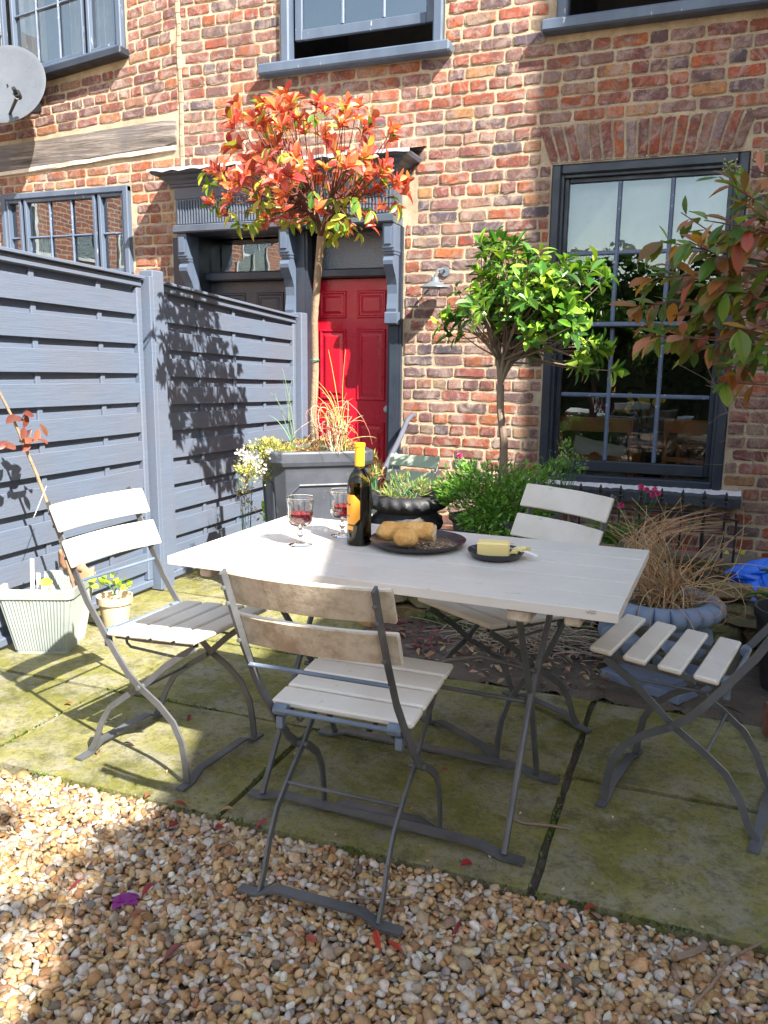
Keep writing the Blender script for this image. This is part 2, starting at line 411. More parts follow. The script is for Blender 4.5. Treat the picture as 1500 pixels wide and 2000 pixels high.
# ---------------------------------------------------------------- brickwork
def vis(P):
    d = Vector(P)-CP; z = d.dot(fw)
    if z < .1: return None
    return (750+1588.8*d.dot(rt)/z, 1000-1588.8*d.dot(up)/z, z)
PAL = [((.46, .13, .045), 4), ((.36, .085, .04), 4.5), ((.27, .085, .06), 4), ((.22, .115, .10), 3.4), ((.15, .095, .10), 2.6), ((.10, .085, .105), 1.8),
       ((.36, .23, .16), 2), ((.46, .22, .09), 2.2), ((.33, .16, .11), 3)]
def bcol(r, pal=PAL):
    c = r.choices([p[0] for p in pal], [p[1] for p in pal])[0]
    k = r.uniform(.82, 1.22); return tuple(min(1, max(0, a*k*r.uniform(.92, 1.08))) for a in c)
def brick_geo(mb, u0, u1, w0, w1, r, toP, col, depth=.03, proud=.005):
    """face patch in (u,w) of a wall; toP(u,w,out) -> world"""
    U = [0, .07, .36, .66, .93, 1]; Wd = [0, .16, .84, 1]
    pr = proud+r.uniform(-.003, .004)
    skew = r.uniform(-.002, .002); vs = []; nU, nW = len(U), len(Wd)
    er = [r.uniform(.3, 1.0) for _ in range(4)]
    for j, b in enumerate(Wd):
        for i, a in enumerate(U):
            edge = (i in (0, nU-1)) or (j in (0, nW-1)); corner = (i in (0, nU-1)) and (j in (0, nW-1))
            u = u0+(u1-u0)*a; w = w0+(w1-w0)*b+skew*(a-.5)*2
            o = pr+r.uniform(-.0022, .0022)
            if edge:
                o -= r.uniform(.002, .0045); u += r.uniform(-.003, .003); w += r.uniform(-.003, .003)
            if corner:
                u += (.014 if i == 0 else -.014)*r.random(); w += (.012 if j == 0 else -.012)*r.random(); o -= .003
            vs.append(toP(u, w, o))
    cc = [(*col, 0.0 if (i in (0, nU-1) or j in (0, nW-1)) else 1.0) for j in range(nW) for i in range(nU)]
    n0 = len(vs)
    ring = [(i, 0) for i in range(nU)]+[(nU-1, j) for j in range(1, nW)]+[(i, nW-1) for i in range(nU-2, -1, -1)]+[(0, j) for j in range(nW-2, 0, -1)]
    for (i, j) in ring:
        u = u0+(u1-u0)*U[i]; w = w0+(w1-w0)*Wd[j]
        vs.append(toP(u, w, pr-depth))
    fs = []
    for j in range(nW-1):
        for i in range(nU-1): fs.append((j*nU+i, j*nU+i+1, (j+1)*nU+i+1, (j+1)*nU+i))
    L = len(ring)
    for k in range(L):
        a = ring[k]; b = ring[(k+1) % L]
        fs.append((b[1]*nU+b[0], a[1]*nU+a[0], n0+k, n0+(k+1) % L))
    mb.add(vs, fs, cc+[(*col, 0.0)]*(len(vs)-n0))
def courses(x0, x1, z0, z1, r, pitch=.0838, L=.230, skip=()):
    out = []; z = z0; row = 0
    while z < z1:
        header = (row % 4 == 2); base = L if not header else L*.53
        x = x0-r.uniform(0, .5)*base-(L*.5 if row % 2 else 0); j = .011
        zz = z+r.uniform(-.002, .002)
        while x < x1:
            ln = base*r.uniform(.92, 1.06)
            if r.random() < .14: ln = L*.52 if not header else L*.95
            a, b = x, x+ln-j; segs = [(max(a, x0+.004), min(b, x1-.004))]
            zc = zz+pitch/2
            for (sx0, sx1, sz0, sz1) in skip:
                if sz0-.012 < zc < sz1+.012:
                    ns = []
                    for (p, q) in segs:
                        if q <= sx0 or p >= sx1: ns.append((p, q))
                        else:
                            if p < sx0-.03: ns.append((p, sx0-.006))
                            if q > sx1+.03: ns.append((sx1+.006, q))
                    segs = ns
            for (p, q) in segs:
                if q-p > .035: out.append((p, q, zz+.006, zz+pitch-.0065+r.uniform(-.0015, .0015)))
            x += ln
        z += pitch; row += 1
    return out
def lay(parent, bricks, toP, r, limit=300, pal=PAL, occl=None, extra=(), colf=None):
    """the bricks that show largest as parts, the others as one joined part"""
    sc = []
    for b in bricks:
        q = vis(toP((b[0]+b[1])/2, (b[2]+b[3])/2, 0))
        s_ = -1
        if q and -20 < q[0] < 1520 and -20 < q[1] < 2020:
            s_ = (b[1]-b[0])*(b[3]-b[2])/q[2]**2
            if occl and occl(q[0], q[1]): s_ *= .01
        sc.append(s_)
    order = sorted(range(len(bricks)), key=lambda i: -sc[i]); top = set(order[:limit])
    rest = MB(); rest.cur = (1, 1, 1)
    for i, b in enumerate(bricks):
        col = colf(b, r) if colf else bcol(r, pal)
        if i in top and sc[i] > 0:
            mb = MB(); mb.cur = (1, 1, 1); brick_geo(mb, b[0], b[1], b[2], b[3], r, toP, col); mb.obj('brick', BRICK, parent)
        else: brick_geo(rest, b[0], b[1], b[2], b[3], r, toP, col)
    if rest.v: rest.obj('brickwork', BRICK, parent, kind='stuff')
def wall_sheet(mb, x0, x1, z0, z1, holes, y, depth, warp=None):
    xs = sorted({x0, x1}|{a for h in holes for a in h[:2] if x0 < a < x1}); zs = sorted({z0, z1}|{a for h in holes for a in h[2:] if z0 < a < z1})
    wz = warp or (lambda x, z: z)
    for i in range(len(xs)-1):
        for j in range(len(zs)-1):
            cx, cz = (xs[i]+xs[i+1])/2, (zs[j]+zs[j+1])/2
            if any(h[0] < cx < h[1] and h[2] < cz < h[3] for h in holes): continue
            a, b, c, d = xs[i], xs[i+1], zs[j], zs[j+1]
            mb.add([(a,y,wz(a,c)),(b,y,wz(b,c)),(b,y,wz(b,d)),(a,y,wz(a,d))], [(0,1,2,3)])
    for (a, b, c, d) in holes:
        a, b, c, d = max(a, x0), min(b, x1), max(c, z0), min(d, z1)
        q = [(a,c),(b,c),(b,d),(a,d)]
        for k in range(4):
            p0, p1 = q[k], q[(k+1) % 4]
            mb.add([(p0[0],y,wz(*p0)),(p1[0],y,wz(*p1)),(p1[0],y+depth,wz(*p1)),(p0[0],y+depth,wz(*p0))], [(0,1,2,3)])

# ================================================================= SETTING
g = MB(); g.add([(-60,-60,-.034),(60,-60,-.034),(60,-1.0,-.034),(-60,-1.0,-.034)], [(0,1,2,3)])
g.obj('ground', GROUNDM, kind='structure')
XWR = .62
g = MB(); g.add([(-60,-1.0,-.034),(-1.3,-1.0,-.034),(-1.3,.3,-.034),(-60,.3,-.034)], [(0,1,2,3)]); g.add([(XWR,-1.0,-.034),(60,-1.0,-.034),(60,.3,-.034),(XWR,.3,-.034)], [(0,1,2,3)])
g.obj('ground', GROUNDM, kind='structure')
lw = MB(); lw.add([(-1.3,-1.0,-.8),(XWR,-1.0,-.8),(XWR,.2,-.8),(-1.3,.2,-.8)], [(0,1,2,3)])
lw.add([(-1.3,-1.0,-.8),(XWR,-1.0,-.8),(XWR,-1.0,-.034),(-1.3,-1.0,-.034)], [(0,1,2,3)]); lw.add([(-1.3,-1.0,-.8),(-1.3,.2,-.8),(-1.3,.2,-.034),(-1.3,-1.0,-.034)], [(0,1,2,3)]); lw.add([(XWR,-1.0,-.8),(XWR,.2,-.8),(XWR,.2,-.034),(XWR,-1.0,-.034)], [(0,1,2,3)])
lw.obj('light_well', STONE, kind='structure')
# paving
pat = thing('patio', None, None); pat['kind'] = 'structure'
rp = random.Random(3)
rows = [(-3.95, -3.335, [-3.1, -2.14, -1.22, -.304, .62, 1.5]), (-3.325, -2.69, [-3.0, -2.10, -1.02, -.304, .55, 1.5]),
        (-2.68, -2.06, [-3.0, -2.35, -1.45]), (-2.05, -1.42, [-2.9, -2.2, -1.45]), (-1.41, -.75, [-3.0, -2.5, -1.9]), (-.74, -.02, [-3.0, -2.2, -1.5])]
for (y0, y1, xs) in rows:
    for a, b in zip(xs[:-1], xs[1:]):
        mb = MB(); k = rp.uniform(.85, 1.15); t = rp.uniform(-.003, .003)
        mb.cur = (k, k, k); gp = .009 if abs(a+.304) > .01 and abs(b+.304) > .01 else .012
        nx, ny = 8, 6; vs = []
        for j in range(ny+1):
            for i in range(nx+1):
                ex = i in (0, nx); ey = j in (0, ny)
                x = a+gp+(b-a-2*gp)*i/nx+(rp.uniform(-.004, .004) if ex else 0); y = y0+gp*.5+(y1-y0-gp)*j/ny+(rp.uniform(-.004, .004) if ey else 0)
                vs.append((x, y, t+rp.uniform(-.0012, .0012)-(.004 if ex or ey else 0)))
        fs = [(j*(nx+1)+i, j*(nx+1)+i+1, (j+1)*(nx+1)+i+1, (j+1)*(nx+1)+i) for j in range(ny) for i in range(nx)]
        ring = [i for i in range(nx+1)]+[(j*(nx+1)+nx) for j in range(1, ny+1)]+[ny*(nx+1)+i for i in range(nx-1, -1, -1)]+[j*(nx+1) for j in range(ny-1, 0, -1)]
        n0 = len(vs); vs += [(vs[i][0], vs[i][1], -.06) for i in ring]
        fs += [(ring[(k2+1) % len(ring)], ring[k2], n0+k2, n0+(k2+1) % len(ring)) for k2 in range(len(ring))]
        mb.add(vs, fs, (k, k, k*rp.uniform(.85, 1.0)))
        mb.obj('paving_slab', SLABM, pat, smooth=30)
mb = MB(); mb.add([(-3.1,-3.94,-.028),(1.5,-3.94,-.028),(1.5,-1.02,-.028),(-3.1,-1.02,-.028)], [(0,1,2,3)]); mb.obj('joint_soil', SOILM, pat)
# gravel: one mass of pebbles
def ico():
    t = (1+5**.5)/2
    v = np.array([(-1,t,0),(1,t,0),(-1,-t,0),(1,-t,0),(0,-1,t),(0,1,t),(0,-1,-t),(0,1,-t),(t,0,-1),(t,0,1),(-t,0,-1),(-t,0,1)], float); v /= np.linalg.norm(v[0])
    f = [(0,11,5),(0,5,1),(0,1,7),(0,7,10),(0,10,11),(1,5,9),(5,11,4),(11,10,2),(10,7,6),(7,1,8),(3,9,4),(3,4,2),(3,2,6),(3,6,8),(3,8,9),(4,9,5),(2,4,11),(6,2,10),(8,6,7),(9,8,1)]
    vs = [tuple(a) for a in v]; cache = {}; nf = []
    def mid(a, b):
        k = (min(a, b), max(a, b))
        if k not in cache:
            q = (np.array(vs[a])+np.array(vs[b])); q /= np.linalg.norm(q); vs.append(tuple(q)); cache[k] = len(vs)-1
        return cache[k]
    for a, b, c in f:
        x, y, z = mid(a, b), mid(b, c), mid(c, a); nf += [(a,x,z),(b,y,x),(c,z,y),(x,y,z)]
    return np.array(vs), np.array(nf)
IV, IF = ico()
def pebbles(name, pts, sizes, rs, cols, kind='stuff', tilt=.5):
    n = len(pts); nv = len(IV)
    # a dozen base shapes
    shapes = []
    for k in range(24):
        sc = 1+rs.normal(0, .12, (nv, 1)); d = rs.normal(size=3); d /= np.linalg.norm(d)
        V = IV*sc
        for _ in range(3):
            d = rs.normal(size=3); d /= np.linalg.norm(d); h = rs.uniform(.45, .85)
            p = V@d; V = V-np.outer(np.maximum(p-h, 0), d)
        shapes.append(V)
    shapes = np.array(shapes)[rs.integers(0, 24, n)]
    ab = np.stack([np.ones(n), rs.uniform(.6, .95, n), rs.uniform(.32, .62, n)], 1)
    V = shapes*(ab*sizes[:, None])[:, None, :]
    az = rs.uniform(0, 2*np.pi, n); tx = rs.normal(0, tilt, n); ty = rs.normal(0, tilt, n)
    def rot(axis, a):
        c, s_ = np.cos(a), np.sin(a); Z = np.zeros_like(a); O = np.ones_like(a)
        if axis == 0: Mx = [[O,Z,Z],[Z,c,-s_],[Z,s_,c]]
        elif axis == 1: Mx = [[c,Z,s_],[Z,O,Z],[-s_,Z,c]]
        else: Mx = [[c,-s_,Z],[s_,c,Z],[Z,Z,O]]
        return np.stack([np.stack(q, -1) for q in Mx], -2)
    Rm = rot(2, az)@rot(0, tx)@rot(1, ty)
    V = np.einsum('nij,nvj->nvi', Rm, V)+pts[:, None, :]
    F = (IF[None]+(np.arange(n)*nv)[:, None, None]).reshape(-1, 3)
    C = np.repeat(cols, nv, 0)
    return npmesh(name, V.reshape(-1, 3), F, C, PEBBLE, kind=kind, smooth=False)
rs = np.random.default_rng(5)
PC = .88*np.array([(.55,.36,.18),(.62,.47,.30),(.46,.27,.11),(.60,.54,.46),(.68,.64,.58),(.36,.20,.09),(.32,.23,.15),(.20,.15,.11),(.54,.31,.17),(.58,.42,.21),(.42,.35,.28),(.78,.74,.66),(.30,.28,.27)])
PW = np.array([4,5,3,3.5,2.5,2,1.5,.7,1.5,3,1.3,1.2,.5]); PW = PW/PW.sum()
def gravel(x0, x1, y0, y1, step, s0, s1, layers, edge=True):
    P = []; Z = []
    for l in range(layers):
        X, Y = np.meshgrid(np.arange(x0, x1, step), np.arange(y0, y1, step*.86))
        X = X+(np.arange(X.shape[0])[:, None] % 2)*step/2+rs.normal(0, step*.28, X.shape); Y = Y+rs.normal(0, step*.28, Y.shape)
        P.append(np.stack([X.ravel(), Y.ravel()], 1)); Z.append(np.full(X.size, -.029+l*.0095))
    P = np.concatenate(P); z = np.concatenate(Z)+rs.normal(0, .0025, len(P))+.006*np.sin(P[:, 0]*6+1)*np.sin(P[:, 1]*7)
    keep = P[:, 1] < -3.962+.006*np.sin(P[:, 0]*20); P = P[keep]; z = z[keep]
    n = len(P); sz = rs.uniform(s0, s1, n)*(1+.5*(rs.random(n) > .93))
    cols = PC[rs.choice(len(PC), n, p=PW)]*rs.uniform(.7, 1.15, (n, 1))*rs.uniform(.95, 1.05, (n, 3))
    return np.column_stack([P, z]), sz, np.clip(cols, 0, .9)
A = gravel(-1.95, .62, -4.98, -3.95, .0195, .0085, .0165, 3)
B = gravel(-3.0, -1.95, -4.98, -3.95, .024, .011, .017, 2)
Cc = gravel(-3.0, 1.6, -6.2, -4.98, .04, .017, .026, 1)
pt = np.concatenate([A[0], B[0], Cc[0]]); sz = np.concatenate([A[1], B[1], Cc[1]]); cl = np.concatenate([A[2], B[2], Cc[2]])
gv = pebbles('gravel', pt, sz, rs, cl)
tag(gv, 'loose tan, cream and brown pea gravel in front of the paving', 'gravel')

# ================================================================= RIGHT HOUSE
H1 = thing('brick_house', 'old red brick terraced house with red door and tall sash window', 'house', (0, 0, 0))
H1x = H1
rb = random.Random(11)
toW = lambda u, w, o: (u, -o, w)
ZT = 4.75
SKIP1 = [(-1.055, .175, .37, 2.60), (-1.125, .165, 2.595, 2.865), (-3.09, -1.82, 3.36, 9), (-1.075, .95, 3.40, 9), (-4.5, -2.09, -1, 2.30), (-3.9, -2.0, 2.3, 2.56), (.165, .30, .36, .47), (-3.235, -1.765, 3.36, 3.42)]
br = courses(-3.955, 1.35, -.75, ZT, rb, skip=SKIP1)
def oc1(x, y): return y > 1150 or (y > 1010 and 870 < x < 1180)
def colr(b, r):
    c = bcol(r)
    return c
lay(H1, br, toW, rb, 298, occl=oc1)
mm = MB(); mm.cur = (1, 1, 1)
holes1 = [(-1.05, .17, .47, 2.60), (-3.08, -1.83, 3.42, 5.2), (-1.07, .9, 3.45, 5.2), (-3.97, -3.0, -.05, 2.3), (-2.96, -2.14, -.05, 2.3)]
wall_sheet(mm, -3.97, 1.35, -.8, ZT+.3, holes1, 0.001, .2); mm.obj('mortar', MORTAR, H1)
# lime smear joint between the two houses
mm = MB(); pts = [(-3.968+rb.uniform(-.006, .006), -.004, 2.7+i*.08) for i in range(27)]
for i in range(26):
    mm.board(pts[i], pts[i+1], (.03+rb.uniform(0, .012), 0, 0), (0, .014, 0), ch=.3)
mm.obj('mortar_fillet', MORTAR, H1)
# flat arch: seventeen bricks on end, fanned
n = 17; x0, x1 = -1.118, .16; zb0, zb1 = 2.602, 2.612
for i in range(n):
    a = i/n; b = (i+1)/n; sp = .035
    ta0, ta1 = -sp+(x1-x0+2*sp)*a+x0, -sp+(x1-x0+2*sp)*b+x0
    ba0, ba1 = x0+.05+(x1-x0-.09)*a, x0+.05+(x1-x0-.09)*b
    def toA(u, w, o, ta0=ta0, ta1=ta1, ba0=ba0, ba1=ba1):
        k = (w)/.235; lo = ba0+(ba1-ba0)*u; hi = ta0+(ta1-ta0)*u
        return (lo+(hi-lo)*k, -o, 2.605+w)
    # brick standing on end: u across (0..1), w up
    ac = bcol(rb, PAL[:5]+PAL[8:]+[((.34, .25, .23), 4)])
    mb = MB(); mb.cur = (1, 1, 1)
    U = (.07, .93); pr = .012+rb.uniform(-.003, .004); vs = []
    for j, b_ in enumerate((0, .12, .5, .88, 1)):
        for q_, a_ in enumerate((0, .18, .82, 1)):
            e = (q_ in (0, 3)) or (j in (0, 4)); u = U[0]+(U[1]-U[0])*a_; w = .004+.235*b_+(rb.uniform(-.003, .003) if e else 0)
            x, y, z = toA(u, w, pr-(rb.uniform(.003, .008) if e else rb.uniform(-.002, .002))); vs.append((x+(rb.uniform(-.002, .002) if e else 0), y, z))
    for j in (0, 4):
        for a_ in (0, 1): vs.append(toA(U[a_], .004+.235*(j/4), -.02))
    fs = [(j*4+i_, j*4+i_+1, (j+1)*4+i_+1, (j+1)*4+i_) for j in range(4) for i_ in range(3)]
    fs += [(3, 0, 20, 21), (16, 19, 23, 22)]+[(0, 4*1, 4*2, 4*3, 16, 22, 20)][::1]+[(19, 15, 11, 7, 3, 21, 23)]
    mb.add(vs, fs, [(*ac, (1.0 if (q not in (0, 3) and 0 < j < 4) else .0)) for j in range(5) for q in range(4)]+[(*ac, 0.0)]*4); mb.obj('arch_brick', BRICK, H1)

def sash(name, X0, X1, Z0, Z1, y, parent, cols, rows, mat, fw_=.045, dz=.035, bar=.029, pane=PANE, glow=None, bot=None, thick=.035, bars=None):
    """one sash: stiles, rails, glazing bars, panes"""
    f = MB(); b_ = bot or fw_
    f.board((X0+fw_/2, y, Z0), (X0+fw_/2, y, Z1), (fw_, 0, 0), (0, thick, 0)); f.board((X1-fw_/2, y, Z0), (X1-fw_/2, y, Z1), (fw_, 0, 0), (0, thick, 0))
    f.board((X0+fw_, y+.001, Z0+b_/2), (X1-fw_, y+.001, Z0+b_/2), (0, 0, b_), (0, thick-.004, 0)); f.board((X0+fw_, y+.001, Z1-fw_/2), (X1-fw_, y+.001, Z1-fw_/2), (0, 0, fw_), (0, thick-.004, 0))
    w = f.obj(name, mat, parent)
    a0, a1, c0, c1 = X0+fw_, X1-fw_, Z0+b_, Z1-fw_
    for i in range(1, cols):
        q = MB(); x = a0+(a1-a0)*i/cols; q.board((x, y-.002, c0), (x, y-.002, c1), (bar, 0, 0), (0, thick*.7, 0), ch=.3); q.obj('glazing_bar', GLAZE, w)
    for j in range(1, rows):
        z = c0+(c1-c0)*j/rows
        q = MB(); q.board((a0, y, z), (a1, y, z), (0, 0, bar), (0, thick*.66, 0), ch=.3); q.obj('glazing_bar', GLAZE, w)
    for i in range(cols):
        for j in range(rows):
            xa, xb = a0+(a1-a0)*i/cols, a0+(a1-a0)*(i+1)/cols; za, zb = c0+(c1-c0)*j/rows, c0+(c1-c0)*(j+1)/rows
            q = MB(); t = rb.uniform(-.0015, .0015); t2 = rb.uniform(-.0015, .0015)
            q.add([(xa,y+.004+t,za),(xb,y+.004-t,za),(xb,y+.004-t2,zb),(xa,y+.004+t2,zb)], [(0,1,2,3)]); q.obj('pane', pane, w)
    return w
# ---- big ground floor sash window
wf = MB()
def frame_rect(mb, X0, X1, Z0, Z1, w, y, t, wb=None):
    wb = w if wb is None else wb
    mb.board((X0+w/2, y, Z0), (X0+w/2, y, Z1), (w, 0, 0), (0, t, 0)); mb.board((X1-w/2, y, Z0), (X1-w/2, y, Z1), (w, 0, 0), (0, t, 0))
    mb.board((X0+w, y+.0015, Z1-w/2), (X1-w, y+.0015, Z1-w/2), (0, 0, w), (0, t-.003, 0))
    if wb: mb.board((X0+w, y+.0015, Z0+wb/2), (X1-w, y+.0015, Z0+wb/2), (0, 0, wb), (0, t-.003, 0))
frame_rect(wf, -1.048, .168, .475, 2.595, .062, .032, .10, .05)
frame_rect(wf, -.988, .108, .525, 2.534, .022, .05, .09, 0)
win = wf.obj('sash_window', FRAMED, H1)
us = sash('upper_sash', -.968, .088, 1.545, 2.515, .055, H1, 3, 2, FRAMED, .032, pane=PANE, bot=.03)
ls = sash('lower_sash', -.968, .088, .545, 1.575, .095, H1, 3, 2, FRAMED, .035, pane=PANE, bot=.075)
mb = MB(); mb.board((-.95, .028, 1.56), (.07, .028, 1.56), (0, 0, .03), (0, .03, 0)); mb.obj('meeting_rail', GLAZE, win)
# blind seen through the top panes
mb = MB()
mb.add([(-1.0,.17,2.07),(.12,.17,2.07),(.12,.17,2.6),(-1.0,.17,2.6)], [(0,1,2,3)]); mb.obj('roller_blind', BLIND, H1)
mb = MB(); mb.board((-1.0, .168, 2.055), (.12, .168, 2.055), (0, 0, .04), (0, .014, 0)); mb.obj('blind_hem', BLINDY, H1)
# stone sill
mb = MB(); rr = random.Random(2); nx = 60
vs = []; prof = [(.03, .482), (-.135, .466), (-.150, .448), (-.150, .385), (-.02, .375)]
for i in range(nx+1):
    x = -1.12+1.41*i/nx
    for k, (yy, zz) in enumerate(prof): vs.append((x, yy+rr.uniform(-.003, .003)-(.006*math.sin(i*.9) if k == 1 else 0)*.3, zz+(rr.uniform(-.004, .004) if k < 4 else 0)))
mb.add(vs[:], [(i*5+k, (i+1)*5+k, (i+1)*5+k+1, i*5+k+1) for i in range(nx) for k in (0,)]); st = mb.obj('stone_sill', SILLW, H1)
mb = MB(); mb.add(vs, [(i*5+k, (i+1)*5+k, (i+1)*5+k+1, i*5+k+1) for i in range(nx) for k in (1, 2, 3)]+[(0, 1, 2, 3, 4), tuple(nx*5+k for k in (4, 3, 2, 1, 0))])
mb.obj('sill_face', SILLD, st)
# room behind it
def room(name, x0, x1, y0, y1, z0, z1, mat, parent, label=None):
    mb = MB(); mb.add([(x0,y0,z0),(x1,y0,z0),(x1,y1,z0),(x0,y1,z0),(x0,y0,z1),(x1,y0,z1),(x1,y1,z1),(x0,y1,z1)], [(0,1,2,3),(7,6,5,4),(1,5,6,2),(2,6,7,3),(3,7,4,0)])
    # front wall around the opening is the house wall itself
    return mb.obj(name, mat, parent)
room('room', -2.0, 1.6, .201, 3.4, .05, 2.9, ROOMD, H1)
# armchair with cushion, indoors
def wood_chair(x, y, rz, label):
    t = thing('armchair', label, 'chair', (x, y, .05), rz, local=True)
    for s_ in (-1, 1):
        f = MB(); f.tube([(.27*s_, .25, 0), (.25*s_, .24, .45), (.24*s_, .30, .86)], .016); f.obj('back_leg', WOODCH, t, smooth=True)
        f = MB(); f.tube([(.26*s_, -.22, 0), (.25*s_, -.2, .42), (.26*s_, -.18, .62)], .016); f.obj('front_leg', WOODCH, t, smooth=True)
        f = MB(); f.tube([(.26*s_, -.24, .62), (.27*s_, -.1, .64), (.26*s_, .1, .655), (.245*s_, .27, .67)], .018); f.obj('arm_rest', WOODCH, t, smooth=True)
    f = MB(); f.board((-.25, .295, .82), (.25, .295, .82), (0, 0, .10), (0, .022, 0), 4, (0, .02, 0)); f.obj('top_rail', WOODCH, t)
    f = MB(); f.board((-.24, .27, .58), (.24, .27, .58), (0, 0, .035), (0, .02, 0)); f.lathe([(0, -.012), (.035, -.012), (.04, 0), (.035, .012), (0, .012)], (0, .258, .58), 16, axis=Matrix.Rotation(R(90), 3, 'X')); f.obj('splat', WOODCH, t, smooth=True)
    f = MB(); f.board((0, -.22, .43), (0, .25, .43), (.5, 0, 0), (0, 0, .05)); f.obj('seat', CUSH, t)
    return t
wood_chair(-.69, .47, R(180), 'varnished wooden armchair behind the window, back to the glass')
wood_chair(.08, .55, R(168), 'wooden armchair with only its curved arm showing in the right-hand pane')
def pillow(name, label, c, sx, sy, sz, rz, ry, mat):
    mb = MB(); nn = 10; vs = []; fs = []
    for s_ in (1, -1):
        for j in range(nn+1):
            for i in range(nn+1):
                u, w = i/nn*2-1, j/nn*2-1
                d = max(0, (1-u**4)*(1-w**4))**.6
                pinch = 1-.08*(1-abs(u*w))*(abs(u)+abs(w) > 1)
                vs.append((u*sx*pinch, s_*d*sy, w*sz*pinch))
    b0 = (nn+1)**2
    for s_ in (0, 1):
        for j in range(nn):
            for i in range(nn):
                q = [s_*b0+j*(nn+1)+i, s_*b0+j*(nn+1)+i+1, s_*b0+(j+1)*(nn+1)+i+1, s_*b0+(j+1)*(nn+1)+i]
                fs.append(tuple(q if s_ == 0 else q[::-1]))
    Mx = Matrix.Rotation(rz, 3, 'Z') @ Matrix.Rotation(ry, 3, 'Y')
    mb.add([Mx @ Vector(v)+Vector(c) for v in vs], fs); o = mb.obj(name, mat, None, smooth=True); tag(o, label, 'cushion'); return o
pillow('cushion', 'white crumpled cushion on the armchair behind the window', (-.69, .36, .62), .19, .06, .12, R(5), R(12), CUSH)
pillow('cushion', 'grey patterned cushion in the lower left pane', (-.98, .70, .68), .17, .07, .16, R(-25), R(-18), paint('patterned_cushion_cloth', (.42, .38, .30), (.15, .13, .10), rough=.9))
mb = MB(); mb.board((-.5, 1.15, .682), (1.1, 1.15, .682), (0, .8, 0), (0, 0, .035)); 
for x in (-.44, 1.0):
    for y in (.82, 1.5): mb.tube([(x, y, .06), (x, y, .664)], .03)
dt = mb.obj('dining_table', WOODCH, None, smooth=True); tag(dt, 'dark dining table inside the room behind the sash window', 'table')
vz = thing('vase', 'green glass vase of yellow tulips on the indoor table', 'vase', (-.39, .82, .70))
mb = MB(); mb.lathe([(0, .70), (.045, .70), (.05, .78), (.035, .85), (.045, .89), (.04, .89), (.03, .85), (.044, .78), (.04, .71), (0, .71)], (-.39, .82, 0), 20); mb.obj('vase_body', mk_glass('green_glass', (.1, .4, .25)), vz, smooth=True)
for i in range(11):
    a = rb.uniform(0, 6.28); d = rb.uniform(.03, .15); x, y, z = -.39+d*math.cos(a), .82+d*.6*math.sin(a), 1.00+rb.uniform(-.05, .05)-d*.2
    mb = MB(); mb.tube([(-.39, .82, .74), (-.39+d*.4*math.cos(a), .82, .89), (x, y, z)], .004, 5); sm = mb.obj('stem', STEMG, vz)
    mb = MB(); mb.lathe([(.004, 0), (.02, .012), (.024, .03), (.017, .05), (.006, .058)], (x, y, z), 8, mod=lambda i_, a_, r_, z_: (.003*math.cos(3*a_), .004*math.cos(3*a_) if i_ == 4 else 0)); mb.obj('flower', TULIP, sm, smooth=True)

# ---- first floor windows
def upper_window(X0, X1, Zs, parent, sillx, slide, nm):
    f = MB(); frame_rect(f, X0, X1, Zs, 5.2, .07, .01, .1, .02); o = f.obj('sash_window', FRAME, parent)
    f = MB(); f.board((sillx[0], -.045, Zs-.035), (sillx[1], -.045, Zs-.035), (0, 0, .075), (0, .115, 0), 6, jit=.0006); f.obj('sill', FRAME, o)
    return o
uw = upper_window(-3.075, -1.835, 3.43, H1, (-3.235, -1.765), 0, 'mid')
ls2 = sash('raised_lower_sash', -2.99, -1.915, 3.60, 4.75, .05, H1, 3, 2, FRAME, .06, pane=PANEM, bot=.07, bar=.025)
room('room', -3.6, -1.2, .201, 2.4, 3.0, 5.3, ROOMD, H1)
uw2 = upper_window(-1.062, .90, 3.47, H1, (-1.15, 1.0), 0, 'right')
ls3 = sash('raised_lower_sash', -.98, .82, 3.80, 4.75, .05, H1, 3, 2, FRAME, .06, pane=PANEM, bot=.07, bar=.025)
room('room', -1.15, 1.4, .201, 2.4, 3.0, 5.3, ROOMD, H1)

# ---- door surround
ds = MB()
for (a, b, y0, y1) in ((-4.065, -3.85, -.04, .03), (-3.06, -2.86, -.04, .04), (-2.205, -2.10, -.035, .02)):
    ds.box(a, b, y0, y1, 0, 2.25)
    ds.box(a+.02, b-.02, y0-.012, y0, .0, 2.23)
ds.box(-3.98, -3.85, .03, .22, 0, 2.27); ds.box(-3.06, -2.945, .04, .22, 0, 2.27); ds.box(-2.205, -2.10, .02, .22, 0, 2.27); ds.box(-3.85, -3.06, .0, .05, 2.255, 2.30); ds.box(-2.86, -2.205, .0, .05, 2.255, 2.30)
sur = ds.obj('door_surround', FRAMED, H1)
cn = MB()
cn.prism([(0, 2.258), (-.195, 2.258), (-.205, 2.268), (-.205, 2.31), (-.19, 2.318), (0, 2.318)], -3.945, -2.112)
cn.prism([(0, 2.318), (-.175, 2.318), (-.175, 2.51), (0, 2.51)], -3.93, -2.118)
cn.prism([(0, 2.51), (-.182, 2.51), (-.185, 2.592), (0, 2.592)], -3.935, -2.114)
canopy = cn.obj('door_canopy', CANOPY, H1)
def mitre(mb, prof, xa, xb, p0, k=1.15):
    n = len(prof); vs = []
    for p, z in prof:
        d = max(0, p-p0)*k; vs += [(xa-d, 0, z), (xa-d, -p, z), (xb+d, -p, z), (xb+d, 0, z)]
    fs = [(i*4+j, i*4+j+1, (i+1)*4+j+1, (i+1)*4+j) for i in range(n-1) for j in range(3)]
    mb.add(vs, fs+[(3, 2, 1, 0), tuple((n-1)*4+j for j in range(4))])
